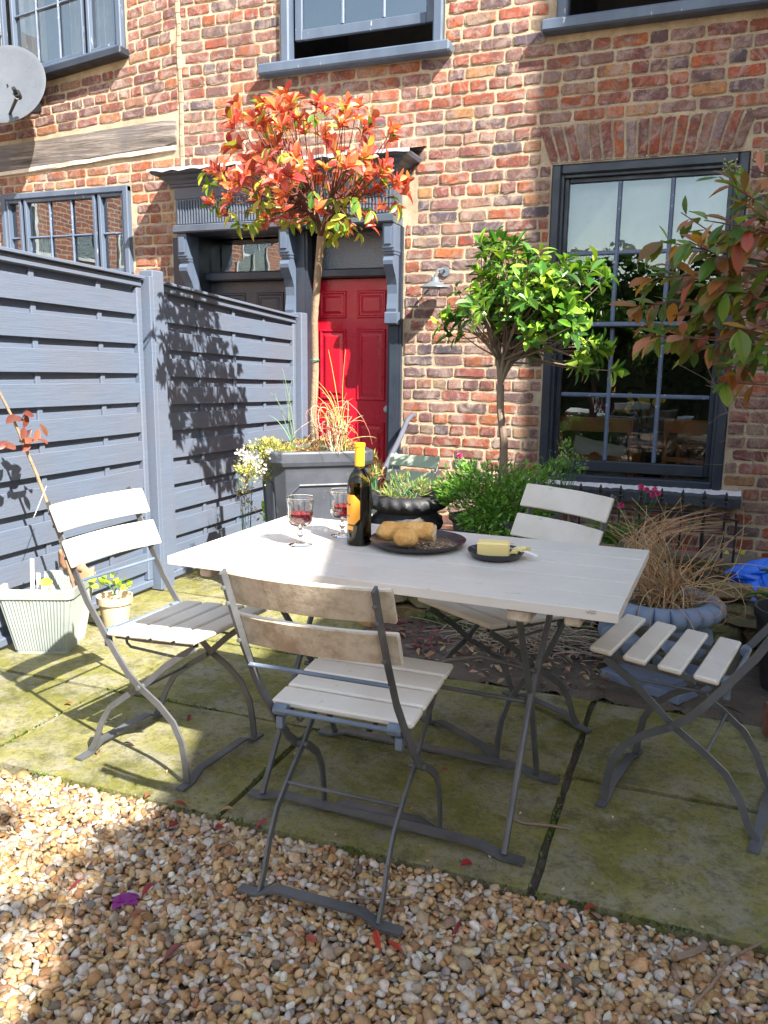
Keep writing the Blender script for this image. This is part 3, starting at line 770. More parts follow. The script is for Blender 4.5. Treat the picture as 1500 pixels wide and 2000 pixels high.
cn = MB(); mitre(cn, [(.186, 2.592), (.20, 2.596), (.205, 2.612), (.215, 2.615), (.225, 2.635), (.25, 2.65), (.262, 2.668), (.295, 2.678), (.305, 2.70), (.305, 2.708)], -3.93, -2.118, .18); cn.obj('cornice', CANOPY, canopy)
fl = MB(); x = -3.918
while x < -2.15:
    vs = []
    for j in range(5):
        a = math.pi*j/4; vs += [(x+.010-.0085*math.cos(a), -.176-.011*math.sin(a), 2.325), (x+.010-.0085*math.cos(a), -.176-.011*math.sin(a), 2.50)]
    fl.add(vs, [(2*j, 2*j+2, 2*j+3, 2*j+1) for j in range(4)]); x += .0252
fl.obj('fluted_frieze', CANOPY, canopy, smooth=True)
ld = MB(); nx = 44; vs = []
for i in range(nx+1):
    x = -4.085+2.13*i/nx; w_ = .006*math.sin(i*1.7)+rb.uniform(-.004, .004)
    vs += [(x+(.0 if i < nx else .012), -.003, 2.79), (x, -.27, 2.722+w_*.3), (x, -.318, 2.712+w_*.4), (x, -.324, 2.690+w_)]
ld.add(vs, [(i*4+k, (i+1)*4+k, (i+1)*4+k+1, i*4+k+1) for i in range(nx) for k in range(3)]); ld.obj('lead_flashing', LEAD, canopy)
# corbels
def corbel(x, zlow, wd=.082):
    t = MB(); h = wd/2
    t.prism([(-.005, 2.256), (-.175, 2.256), (-.175, 2.09), (-.005, 2.09)], x-h, x+h)
    t.prism([(-.175, 2.235), (-.186, 2.23), (-.186, 2.115), (-.175, 2.11)], x-h+.016, x+h-.016)
    for k_, (p, z0, z1) in enumerate(((.165, 2.07, 2.09), (.15, 2.05, 2.07), (.135, 2.03, 2.05))): t.prism([(-.005, z0), (-p, z0), (-p, z1), (-.005, z1)], x-h-.004+.004*k_, x+h+.004-.004*k_)
    pr = [(-.005, 2.03)]
    S_ = [(0, .155), (.06, .17), (.12, .165), (.2, .14), (.3, .105), (.42, .08), (.56, .072), (.7, .08), (.8, .09), (.85, .085)]
    for tt, p in S_: pr.append((-p-.005, 2.03-(2.03-zlow-.09)*tt/.85))
    pr.append((-.005, zlow+.09)); t.prism(pr, x-h+.004, x+h-.004)
    t.prism([(-.005, zlow+.09), (-.095, zlow+.09), (-.105, zlow+.08), (-.105, zlow+.01), (-.095, zlow), (-.005, zlow)], x-h-.006, x+h+.006)
    return t.obj('corbel', FRAME, canopy)
corbel(-3.885, 1.56); corbel(-2.99, 1.56); corbel(-2.158, 1.56)
# red door
def panel_door(name, x0, x1, z0, z1, y, mat, parent, panels, label=None):
    d = MB(); d.box(x0, x1, y, y+.045, z0, z1); o = d.obj(name, mat, parent, label=label, bevel=.002)
    for (a, b, c, e) in panels:
        p = MB(); w_ = .016
        # moulding ring + raised field
        def ringq(i0, y0, i1, y1):
            q0 = [(a+i0, y0, c+i0), (b-i0, y0, c+i0), (b-i0, y0, e-i0), (a+i0, y0, e-i0)]; q1 = [(a+i1, y1, c+i1), (b-i1, y1, c+i1), (b-i1, y1, e-i1), (a+i1, y1, e-i1)]
            p.add(q0+q1, [(k, (k+1)%4, 4+(k+1)%4, 4+k) for k in range(4)])
        Y = y-.0005
        ringq(-.012, Y, -.004, Y-.009); ringq(-.004, Y-.009, .004, Y-.009); ringq(.004, Y-.009, .014, Y-.001); ringq(.014, Y-.001, .024, Y-.001); ringq(.024, Y-.001, .044, Y-.011)
        p.add([(a+.044, Y-.011, c+.044), (b-.044, Y-.011, c+.044), (b-.044, Y-.011, e-.044), (a+.044, Y-.011, e-.044)], [(0,1,2,3)])
        p.obj('door_panel', mat, o)
    return o
rd = panel_door('front_door', -2.943, -2.207, .05, 1.915, .16, REDP, H1, [(-2.845, -2.635, 1.63, 1.815), (-2.525, -2.305, 1.63, 1.815), (-2.845, -2.635, 1.0, 1.525), (-2.525, -2.305, 1.0, 1.525), (-2.845, -2.635, .22, .81), (-2.525, -2.305, .22, .81)])
mb = MB(); mb.lathe([(0, -.03), (.022, -.028), (.028, -.01), (.02, .005), (.012, .02), (.012, .04)], (-2.262, .125, .93), 16, axis=Matrix.Rotation(R(-90), 3, 'X')); mb.obj('door_knob', STEEL, rd, smooth=True)
tr = MB(); tr.board((-2.944, .13, 1.952), (-2.206, .13, 1.952), (0, 0, .065), (0, .12, 0)); tr.board((-2.944, .15, 2.285), (-2.206, .15, 2.285), (0, 0, .05), (0, .08, 0)); trn = tr.obj('transom', FRAMED, H1)
mb = MB(); mb.add([(-2.943,.165,1.985),(-2.207,.165,1.985),(-2.207,.165,2.262),(-2.943,.165,2.262)], [(0,1,2,3)]); mb.obj('obscured_pane', PANEO, trn)
mb = MB(); mb.box(-2.84, -2.08, -.35, .2, -.03, .045); mb.obj('doorstep', STONE, H1)
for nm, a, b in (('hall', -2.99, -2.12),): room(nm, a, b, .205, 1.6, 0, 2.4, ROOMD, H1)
# ================================================================= LEFT HOUSE
H2 = thing('brick_house', 'neighbouring brick house with oak beam and small-paned casements, left of the doors', 'house', (-4.0, 0, 0))
rl = random.Random(23)
def wz(x, z): return z+max(0, min(1.2, (z-2.6)/1.05))*.088*(x+4.0)
toL = lambda u, w, o: (u, -o, wz(u, w))
SK2 = [(-5.86, -4.472, 1.90, 2.70), (-7.2, -4.45, 3.66, 9), (-6.9, -4.02, 2.86, 3.21), (-4.09, -3.9, -1, 2.3), (-4.07, -3.9, 2.5, 2.6)]
br = courses(-7.2, -3.992, 1.2, 4.75, rl, pitch=.0835, L=.225, skip=SK2)
def oc2(x, y): return y > 555 or (x < 98 and 120 < y < 225)
PAL2 = [((.28, .085, .06), 4), ((.36, .12, .05), 3), ((.20, .075, .07), 4), ((.15, .085, .085), 3), ((.30, .14, .10), 3), ((.42, .19, .08), 2)]
PAL3 = [((.44, .15, .055), 5), ((.36, .10, .045), 4), ((.5, .24, .10), 3), ((.3, .09, .06), 2)]
lay(H2, br, toL, rl, 298, occl=oc2, colf=lambda b, r: bcol(r, PAL3 if b[2] < 2.85 else PAL2))
mm = MB(); holes2 = [(-5.84, -4.49, 1.93, 2.68), (-6.9, -4.47, 3.70, 5.2), (-3.99, -3.972, -1, -.5)]
wall_sheet(mm, -7.2, -3.972, -.8, 5.05, [h for h in holes2[:2]], 0.001, .2, warp=wz); mm.obj('mortar', MORTAR, H2)
# beam
bm = MB(); nx = 24; vs = []
for i in range(nx+1):
    x = -6.9+2.88*i/nx; e = -.02*(i == nx)
    z0 = 2.905+.0*x; z1 = 3.165
    z0 = 2.865+(x+5.86)*.048; z1 = 3.085+(x+5.86)*.036
    o_ = rl.uniform(-.003, .003)
    vs += [(x, .02, z0), (x, -.022+o_, z0+.004-e), (x, -.028+o_, (z0+z1)/2), (x, -.02+o_, z1-.006+e), (x, .02, z1)]
bm.add(vs, [(i*5+k, (i+1)*5+k, (i+1)*5+k+1, i*5+k+1) for i in range(nx) for k in range(4)]+[tuple(nx*5+k for k in range(5))]); bm.obj('oak_beam', BEAM, H2)
bm = MB(); bm.board((-6.9, -.006, 2.805), (-4.03, -.006, 2.935), (0, 0, .035), (0, .03, 0), 20, jit=.004); bm.obj('lime_fillet', RENDER_, H2)
# lower casement window
def casement(parent, X0, X1, Z0, Z1, lights, wz_=None, pane=PANEM):
    f = MB(); w = .05; y = .0
    Wf = wz_ or (lambda x, z: z)
    def bd(p0, p1, wv, tv, **k_): f.board((p0[0], p0[1], Wf(p0[0], p0[2])), (p1[0], p1[1], Wf(p1[0], p1[2])), wv, tv, **k_)
    bd((X0, y, Z1-w/2), (X1, y, Z1-w/2), (0, 0, w), (0, .09, 0)); bd((X0, y, Z0+w/2), (X1, y, Z0+w/2), (0, 0, w), (0, .09, 0))
    xs = sorted({a for l in lights for a in (l[0], l[1])})
    for x in [X0+w/2, X1-w/2]: bd((x, y-.002, Z0), (x, y-.002, Z1), (w, 0, 0), (0, .094, 0))
    o = f.obj('casement_window', FRAME, parent)
    for (a, b, c, r_) in lights:
        s_ = MB(); sw = .028
        for x in (a+sw/2, b-sw/2): s_.board((x, -.008, Wf(x, Z0+w)), (x, -.008, Wf(x, Z1-w)), (sw, 0, 0), (0, .05, 0))
        for z in (Z0+w+sw/2, Z1-w-sw/2): s_.board((a+sw, -.006, Wf(a, z)), (b-sw, -.006, Wf(b, z)), (0, 0, sw), (0, .045, 0))
        so_ = s_.obj('casement', FRAME, o); a0, a1, c0, c1 = a+sw, b-sw, Z0+w+sw, Z1-w-sw
        bars = MB()
        for i in range(1, c): x = a0+(a1-a0)*i/c; bars.board((x, -.006, Wf(x, c0)), (x, -.006, Wf(x, c1)), (.016, 0, 0), (0, .02, 0), ch=.3)
        for j in range(1, r_): z = c0+(c1-c0)*j/r_; bars.board((a0, -.004, Wf(a0, z)), (a1, -.004, Wf(a1, z)), (0, 0, .016), (0, .018, 0), ch=.3)
        if bars.v: bars.obj('glazing_bar', GLAZE, o)
        for i in range(c):
            for j in range(r_):
                q = MB(); xa, xb = a0+(a1-a0)*i/c, a0+(a1-a0)*(i+1)/c; za, zb = c0+(c1-c0)*j/r_, c0+(c1-c0)*(j+1)/r_; t = rl.uniform(-.004, .004)
                q.add([(xa,.008+t,Wf(xa,za)),(xb,.008-t,Wf(xb,za)),(xb,.008-t,Wf(xb,zb)),(xa,.008+t,Wf(xa,zb))], [(0,1,2,3)]); q.obj('pane', pane, o)
    return o
casement(H2, -5.835, -4.487, 1.95, 2.68, [(-5.79, -5.62, 1, 2), (-5.59, -4.83, 3, 2), (-4.80, -4.535, 1, 2)])
room('room', -6.1, -4.2, .201, 1.8, 1.0, 2.78, ROOMM, H2)
wu = lambda x, z: 3.69+(z-3.69)+.105*(x+4.47)
cw = casement(H2, -6.9, -4.478, 3.69, 5.1, [(-6.1, -5.68, 2, 4), (-5.60, -4.86, 3, 3), (-4.82, -4.52, 1, 3)], wz_=wu)
mb = MB(); mb.board((-6.9, -.05, wu(-6.9, 3.665)), (-4.44, -.05, wu(-4.44, 3.665)), (0, 0, .06), (0, .13, 0), 8, jit=.001); mb.obj('sill', FRAMED, cw)
room('room', -7.0, -4.2, .201, 1.8, 3.0, 5.3, ROOMM, H2)
for (a, b, z0, z1) in ((-4.82, -4.72, 1.98, 2.66), (-5.62, -5.50, 1.98, 2.66), (-5.85, -5.7, 1.98, 2.66), (-4.84, -4.70, 3.6, 5.1), (-5.65, -5.38, 3.4, 5.1), (-6.3, -5.85, 3.4, 5.1), (-5.12, -5.0, 3.4, 5.1)):
    mb = MB(); vs = []
    for i in range(9):
        x = a+(b-a)*i/8; y = .13+.018*math.sin(i*2.4); vs += [(x, y, z0), (x, y, z1)]
    mb.add(vs, [(2*i, 2*i+2, 2*i+3, 2*i+1) for i in range(8)]); mb.obj('curtain', CURTAIN, H2, smooth=True)
# dark door of the left house
dd = panel_door('dark_front_door', -3.848, -3.062, .05, 1.915, .16, DOORD, H2, [(-3.75, -3.53, 1.63, 1.815), (-3.41, -3.18, 1.63, 1.815), (-3.75, -3.53, 1.0, 1.525), (-3.41, -3.18, 1.0, 1.525)])
tr = MB(); tr.board((-3.849, .13, 1.952), (-3.061, .13, 1.952), (0, 0, .07), (0, .11, 0)); tr.board((-3.849, .15, 2.285), (-3.061, .15, 2.285), (0, 0, .05), (0, .08, 0)); trn = tr.obj('transom', FRAMED, H2)
mb = MB(); mb.add([(-3.848,.160,1.985),(-3.062,.162,1.985),(-3.062,.159,2.262),(-3.848,.161,2.262)], [(0,1,2,3)]); mb.obj('pane', PANEM, trn)
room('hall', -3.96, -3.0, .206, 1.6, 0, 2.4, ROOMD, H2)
# satellite dish
sd = thing('satellite_dish', 'grey satellite dish on the upper left wall below the casement window', 'satellite dish', (-5.40, -.1, 3.4))
nrm = Vector((.30, -.90, .30)).normalized(); q = nrm.to_track_quat('Z', 'Y').to_matrix(); cdish = Vector((-5.40, -.34, 3.445))
mb = MB(); pf = [(r_*.33/10, .0035*(r_**2)/10*.9-.03) for r_ in range(0, 11)]; pf = pf+[(.336, pf[-1][1]-.002), (.33, pf[-1][1]-.012)]+[(r_*.33/10, .0035*(r_**2)/10*.9-.045) for r_ in range(9, -1, -1)]
mb.lathe(pf, cdish, 48, axis=q @ Matrix.Diagonal((1.0, 1.0, 1.0))); mb.obj('dish_reflector', DISHM, sd, smooth=True)
tipd = Vector((-5.13, -.50, 3.27)); base_ = Vector((-5.33, -.38, 3.20))
mb = MB(); mb.tube([base_, tipd], [.011, .014], 8); mb.obj('feed_arm', DISHD, sd)
mb = MB(); mb.tube([tipd-nrm*.05+Vector((0,0,.03)), tipd+Vector((0,0,.035))], [.022, .03], 12); mb.tube([tipd+Vector((0,0,.035)), tipd+nrm*.05+Vector((0, 0, .04))], [.016, .016], 10); mb.obj('receiver_head', DISHD, sd, smooth=True)
mb = MB(); mb.tube([cdish-nrm*.03, (-5.40, -.12, 3.40), (-5.40, 0, 3.40)], .018, 8); mb.box(-5.45, -5.35, -.016, -.003, 3.32, 3.48); mb.obj('bracket', DISHD, sd)
# wall lamp
wl = thing('wall_lamp', 'pale enamel lamp on the brick wall, half hidden by the green tree', 'lamp', (-1.80, 0, 1.85))
mb = MB(); mb.tube([(-1.78, -.005, 1.93), (-1.78, -.06, 1.945), (-1.80, -.13, 1.93), (-1.81, -.15, 1.87)], .008, 8); mb.lathe([(0, -.006), (.035, -.006), (.035, .006), (0, .006)], (-1.78, -.012, 1.93), 16, axis=Matrix.Rotation(R(90), 3, 'X')); mb.obj('lamp_arm', ENAMEL, wl, smooth=True)
mb = MB(); mb.lathe([(.0, .06), (.025, .058), (.032, .03), (.06, .015), (.105, -.005), (.108, -.012), (.10, -.012), (.055, .008), (.02, .03)], (-1.81, -.15, 1.82), 28); mb.obj('lamp_shade', ENAMEL, wl, smooth=True)
mb = MB(); mb.lathe([(0, -.07), (.03, -.065), (.04, -.03), (.035, .01), (.0, .01)], (-1.81, -.15, 1.82), 16); mb.obj('lamp_glass', GLASS, wl, smooth=True)

# ================================================================= FENCE
FX = -2.83
fe = thing('garden_fence', 'slate blue slatted garden fence panels with square posts along the left', 'fence', (FX, -2.0, 0))
rf = random.Random(4)
def panel(ya, yb, ztA, ztB, battens, zb=.02):
    """front face at FX, seen from +X"""
    w = .042
    f = MB(); f.board((FX-.02, ya, ztA-w/2), (FX-.02, yb, ztB-w/2), (0, 0, w), (.05, 0, 0)); f.obj('top_rail', FENCE, fe)
    f = MB(); f.board((FX-.012, ya, ztA+.008), (FX-.012, yb, ztB+.008), (0, 0, .016), (.075, 0, 0)); f.obj('capping', FENCE, fe)
    f = MB(); f.board((FX-.02, ya, zb+w/2), (FX-.02, yb, zb+w/2), (0, 0, w), (.045, 0, 0)); f.obj('bottom_rail', FENCE, fe)
    for y in (ya+w/2, yb-w/2):
        f = MB(); f.board((FX-.022, y, zb+w), (FX-.022, y, (ztA if y == ya+w/2 else ztB)-w), (0, w, 0), (.045, 0, 0)); f.obj('stile', FENCE, fe)
    nrow = 10; H = ztA-w-.055-(zb+w); pit = H/nrow; sl = (ztB-ztA)/(yb-ya)*.75
    for i in range(nrow+1):
        zc = zb+w+pit*i
        # recessed board below, proud board above it
        zr0, zr1 = zc-.01, zc+pit*.40
        if i == nrow: zr1 = zc+.075
        ys, ye = ya+w+.001, yb-w-.001
        k = sl*(i/nrow)
        f = MB(); f.board((FX-.036, ys, (zr0+zr1)/2), (FX-.036, ye, (zr0+zr1)/2+k*(ye-ys)), (0, 0, zr1-zr0), (.009, 0, 0), 3, jit=.0007); f.obj('recessed_slat', FENCE, fe)
        if i < nrow:
            z = zc+pit*.40+pit*.28+rf.uniform(-.003, .003); bw = rf.uniform(.003, .009)
            # a slat bowed out between battens
            f = MB(); f.board((FX-.012, ys, z+rf.uniform(-.002, .002)), (FX-.012, ye, z+k*(ye-ys)+rf.uniform(-.002, .002)), (.004, 0, pit*.66), (.011, 0, 0), 6, (bw, 0, rf.uniform(-.003, .003)), jit=.0006); f.obj('proud_slat', FENCE, fe)
    for y in battens:
        f = MB(); t = (y-ya)/(yb-ya); f.board((FX-.0245, y, zb+w), (FX-.0245, y, ztA+(ztB-ztA)*t-w), (0, .030, 0), (.012, 0, 0)); f.obj('batten', FENCE, fe)
panel(-3.99, -2.085, 1.775, 1.712, [-3.3, -2.84, -2.40])
panel(-1.895, -.30, 1.70, 1.60, [-1.52, -1.13, -.74])
for (y, h, w) in ((-1.99, 1.765, .10), (-.235, 1.64, .10), (-4.06, 1.80, .10)):
    f = MB(); f.board((FX-.005, y, -.03), (FX-.005, y, h), (0, w, 0), (.09, 0, 0), ch=.06); f.obj('fence_post', FENCE, fe)
f = MB(); f.board((FX+.012, -2.062, 0), (FX+.012, -2.062, 1.73), (0, .03, 0), (.07, 0, 0), ch=.1); f.obj('post_batten', FENCE, fe)

# ================================================================= TABLE
TA = R(-2.1); TC = Vector((-.763, -3.553, 0)); TL, TW = 1.275, .70
tb = thing('garden_table', 'folding garden table with five off-white planks on crossed iron legs', 'table', TC, TA, local=True)
pw = TW/5
for i in range(5):
    f = MB(); y = -TW/2+pw*(i+.5); L2 = TL/2
    f.board((-L2, y, .727), (L2, y, .727), (0, pw-.0030, 0), (0, 0, .026), 8, ch=.04, jit=.0004); f.obj('plank', TABLE, tb)
for x in (-.40, .40):
    f = MB(); f.board((x, -TW/2+.012, .6975), (x, TW/2-.012, .6975), (.06, 0, 0), (0, 0, .032)); f.obj('under_batten', SLATB, tb)
for x in (-.52, .53):
    f = MB(); f.board((x, -TW/2+.02, .6995), (x, TW/2-.02, .6995), (.04, 0, 0), (0, 0, .028)); f.obj('end_batten', SLATB, tb)
def bar_path(L, n=1):
    h = L/2
    return [(-h-.02, .006), (-h+.035, .006), (-h+.09, .03), (0, .034), (h-.09, .03), (h-.035, .006), (h+.02, .006)]
for (yf, yt) in ((-.275, .255), (.185, -.255)):
    f = MB(); vs = []
    P = [(-.42, .005), (-.375, .005), (-.31, .026), (.31, .026), (.375, .005), (.43, .005)]
    f2 = MB(); f2.strip(P, .008, .034, yf); f2.obj('foot_bar', IRON, tb)
for (ya, yb, off) in ((-.275, .23, .0), (.185, -.25, .016)):
    for x in (-.375, .375):
        sx = 1 if x > 0 else -1
        f = MB(); xx = x-sx*off
        f.tube([(xx, ya, .012), (xx+(.012 if off else 0), (ya+yb)/2-(yb-ya)*.05, .35), (xx+.018*sx, yb, .69)], .0095, 8); f.obj('leg', IRON, tb, smooth=True)
f = MB(); f.tube([(-.36, -.03, .345), (.36, -.03, .345)], .007); f.obj('stretcher', IRON, tb, smooth=True)
f = MB(); f.tube([(-.05, .12, .30), (.08, .10, .38), (.2, .06, .425), (.38, 0, .43)], .007); f.obj('brace', IRON, tb, smooth=True)
f = MB(); f.tube([(-.05, .12, .30), (-.2, .06, .38), (-.38, 0, .43)], .007); f.obj('brace', IRON, tb, smooth=True)

# ================================================================= CHAIRS
def make_chair(label, group, pitch=.090, sw=.078, slat=SLAT, back=SLATB, iron=IRON, rod=IRONB):
    t = thing('folding_chair', label, 'chair', (0, 0, 0), 0, group, local=True)
    A = [(-.30,.85),(-.262,.76),(-.215,.655),(-.155,.54),(-.085,.44),(-.045,.385),(0,.33),(.045,.292),(.12,.248),(.175,.20),(.206,.14),(.218,.07),(.222,.012)]
    Bp = [(.252,.448),(.20,.415),(.135,.368),(.045,.288),(-.03,.24),(-.105,.184),(-.148,.118),(-.175,.05),(-.200,.012)]
    for v in (-.178, .178):
        f = MB(); f.strip(A, .022, .007, v)
        for (u, z) in ((-.285, .815), (-.268, .775), (-.225, .675)):
            f.lathe([(0, 0), (.006, 0), (.005, .004), (0, .005)], (u-.012, v, z-.003), 8, axis=Matrix.Rotation(R(-90), 3, 'Y'))
        f.obj('back_upright', iron, t, smooth=35)
    for v in (-.158, .158):
        f = MB(); f.strip(Bp, .020, .007, v); f.obj('leg', iron, t, smooth=35)
        sg = 1 if v > 0 else -1
        f = MB(); f.strip([(-.075,.432),(.05,.437),(.255,.455)], .016, .006, v-sg*.012); f.tube([(.045, v-.014*sg, .29), (.045, v+.03*sg, .29)], .008, 8)
        f.obj('seat_rail', iron, t, smooth=35)
        f = MB(); f.lathe([(0, -.018), (.014, -.018), (.0155, -.014), (.0155, .014), (.014, .018), (0, .018)], (-.088, v-.006*sg, .446), 14, axis=Matrix.Rotation(R(90), 3, 'X')); f.box(-.098, -.080, v-.014, v+.003, .40, .43); f.obj('clamp', rod, t, smooth=35)
        f = MB(); f.tube([(-.05, v-.03*sg, .428), (-.045, v-.03*sg, .405), (-.03, v-.03*sg, .395), (.17, v-.03*sg, .392), (.2, v-.03*sg, .41)], .0045, 6); f.obj('slide_rail', iron, t, smooth=True)
    for u, nm in ((-.20, 'rear'), (.222, 'front')):
        P = [(-.215, .006), (-.165, .006), (-.115, .030), (.115, .030), (.165, .006), (.215, .006)]
        f = MB(); vs = []
        Mx = Matrix(((0, -1, 0), (1, 0, 0), (0, 0, 1)))
        s_ = MB(); s_.strip(P, .007, .030, 0); f.add([Mx @ Vector(p)+Vector((u, 0, 0)) for p in s_.v], s_.f); f.obj('foot_bar', iron, t, smooth=35)
    f = MB(); f.tube([(-.195, -.178, .60), (-.195, .178, .60)], .0055, 8); f.obj('back_rod', rod, t, smooth=True)
    f = MB(); f.tube([(-.098, -.16, .447), (-.098, .16, .447)], .0065, 8); f.obj('seat_rod', rod, t, smooth=True)
    f = MB(); f.tube([(-.05, -.158, .228), (-.05, .158, .228)], .005, 8); f.obj('stretcher', iron, t, smooth=True)
    for i in range(4):
        u = -.07+sw/2+pitch*i; z = .452+(u+.07)*.075
        f = MB(); f.board((u, -.19, z), (u, .19, z), (sw, 0, sw*.075), (0, 0, .017), 3, ch=.28, jit=.0004); f.obj('seat_slat', slat, t)
    for (u, z) in ((-.268, .80), (-.222, .69)):
        f = MB(); f.board((u+.019, -.205, z+.003), (u+.019, .205, z+.003), (-.036, 0, .083), (.012, 0, .005), 10, (-.026, 0, 0), ch=.25, jit=.0004); o = f.obj('back_slat', slat, t)
        if back is not slat:
            me = o.data; me.materials.append(back)
            for p in me.polygons:
                if p.normal.x < -.6: p.material_index = 1
    return t
GC = 'folding garden chairs round the table'
ch = make_chair('folding chair with its grimy curved back turned towards the gravel', GC)
ch.location = (-.768, -4.02, 0); ch.rotation_euler = (0, 0, R(90.3))
dup(ch, (-1.60, -3.65, 0), R(-5), 'sunlit folding chair on the left beside the ribbed metal tub')
dup(ch, (-.572, -3.042, 0), R(-123), 'folding chair behind the table, its pale back in front of the railings')
ch4 = make_chair('folding chair on the right with widely gapped seat slats, facing left', GC, pitch=.098, sw=.066)
ch4.location = (.070, -3.322, 0); ch4.rotation_euler = (0, 0, R(169))
gc = make_chair('small sage green folding chair behind the black urn', None, slat=GREENW, back=GREENW, iron=paint('pale_green_iron', (.35, .45, .42), rough=.5), rod=GREENW)
gc.scale = (.87, .87, .87); gc.location = (-1.72, -1.12, -.03); gc.rotation_euler = (0, 0, R(-100))

# ================================================================= THINGS ON THE TABLE
TZ = .7405
bt = thing('wine_bottle', 'dark bottle of red wine with yellow capsule and orange label', 'bottle', (-.962, -3.512, TZ))
bx, by = -.962, -3.512
prof = [(0, .006), (.02, .003), (.034, 0), (.0375, .004), (.0378, .02), (.0378, .185), (.036, .20), (.030, .216), (.021, .229), (.0155, .24), (.0145, .26), (.0145, .305), (.0165, .306), (.0165, .314), (.0145, .315), (.012, .315)]
mb = MB(); mb.lathe([(r_, z+TZ) for r_, z in prof], (bx, by, 0), 40); mb.obj('bottle_glass', BOTTLEG, bt, smooth=40)
mb = MB(); mb.lathe([(0, .008), (.0362, .008), (.0364, .17), (.0362, .185), (0, .185)], (bx, by, TZ), 32); mb.obj('wine', DARKWINE, bt, smooth=40)
mb = MB(); mb.lathe([(.0152, .243), (.0152, .304), (.0174, .305), (.0174, .3155), (.0155, .3165), (0, .3165)], (bx, by, TZ), 28); mb.obj('capsule', ORANGEC, bt, smooth=40)
def wraplabel(name, poly_fn, z0, z1, a0, a1, mat, r_=.0382, n=14, nz=10):
    mb = MB(); vs = []
    for j in range(nz+1):
        z = z0+(z1-z0)*j/nz; lo, hi = poly_fn(j/nz)
        for i in range(n+1):
            a = a0+(a1-a0)*(lo+(hi-lo)*i/n); vs.append((bx+r_*math.cos(a), by+r_*math.sin(a), TZ+z))
    mb.add(vs, [(j*(n+1)+i, j*(n+1)+i+1, (j+1)*(n+1)+i+1, (j+1)*(n+1)+i) for j in range(nz) for i in range(n)]); return mb.obj(name, mat, bt, smooth=True)
oct_ = lambda t: (max(0, .26-t*1.3, .26-(1-t)*1.3), 1-max(0, .26-t*1.3, .26-(1-t)*1.3))
A0, A1 = R(-166), R(-64)
lb = wraplabel('front_label', oct_, .068, .160, A0, A1, ORANGE)
wraplabel('vintage_label', lambda t: (0, 1), .050, .063, R(-160), R(-96), ORANGE)
# flat print on the label: a scribbled script word and a line under it
def glyph(seq, a_, z_, sc, r_=.0386):
    mb = MB()
    for st_ in seq:
        pts = [(bx+r_*math.cos(a_+p*sc/.038), by+r_*math.sin(a_+p*sc/.038), TZ+z_+q_*sc) for p, q_ in st_]
        mb.tube(pts, .0007, 4)
    return mb.obj('label_print', INK, lb)
script = [[(0, .6), (-.3, .3), (0, 0), (.3, .2)], [(.5, .2), (.4, 0), (.7, 0), (.7, .3), (.55, .3)], [(.9, .8), (.8, 0), (1.0, .2)], [(1.2, .3), (1.1, 0), (1.4, .2)], [(1.5, .3), (1.6, 0), (1.8, .4), (1.8, -.3), (1.5, -.3)], [(2.0, .2), (2.3, .3), (2.1, .4), (2.0, 0), (2.4, .1)]]
glyph(script, R(-152), .128, .012)
glyph([[(0, 0), (3, 0)], [(.4, -.5), (2.6, -.5)]], R(-150), .116, .008)
glyph([[(0, 0), (.25, .4), (.5, 0)], [(.8, 0), (.8, .4)], [(1.1, 0), (1.1, .4), (1.4, .2)], [(1.7, 0), (1.9, .4), (2.1, 0)]], R(-142), .092, .008)
def wine_glass(x, y, label):
    t = thing('wine_glass', label, 'glass', (x, y, TZ), group='glasses of red wine on the table')
    pr = [(0, .0), (.036, .0), (.038, .002), (.034, .005), (.012, .010), (.006, .018), (.005, .026), (.010, .031), (.011, .035), (.006, .040), (.006, .052), (.014, .059), (.030, .066), (.0385, .078), (.0395, .095), (.0385, .115), (.0405, .135), (.0435, .150), (.0445, .1515), (.0428, .151), (.0392, .135), (.0372, .115), (.0381, .095), (.0370, .080), (.029, .0695), (.012, .063), (0, .0615)]
    fac = lambda i, a, r_, z: ((.0006*math.cos(14*a) if 12 < i < 17 else 0), 0)
    mb = MB(); mb.lathe([(a, b+TZ) for a, b in pr], (x, y, 0), 56, mod=fac); mb.obj('glass_bowl', GLASS, t, smooth=60)
    mb = MB(); mb.lathe([(a, b+TZ) for a, b in [(0, .0622), (.012, .0636), (.0285, .0700), (.0365, .0805), (.0376, .095), (.0373, .101), (0, .101)]], (x, y, 0), 40); mb.obj('wine', WINE, t, smooth=50)
wine_glass(-1.122, -3.600, 'sunlit stemmed glass half full of red wine')
wine_glass(-1.058, -3.425, 'stemmed glass of red wine partly hidden behind the bottle')
def plate(x, y, r_, label):
    mb = MB(); mb.lathe([(0, .006), (r_*.72, .006), (r_*.86, .010), (r_*.985, .022), (r_, .0235), (r_*.99, .019), (r_*.86, .005), (r_*.6, .0), (0, .0)], (x, y, TZ), 56, mod=lambda i, a, q_, z: (.001*math.sin(3*a), 0)); o = mb.obj('plate', PLATE, None, smooth=50); tag(o, label, 'plate'); return o
plate(-.787, -3.462, .150, 'large dark glazed plate under the bread'); plate(-.528, -3.512, .083, 'small dark glazed saucer under the butter')
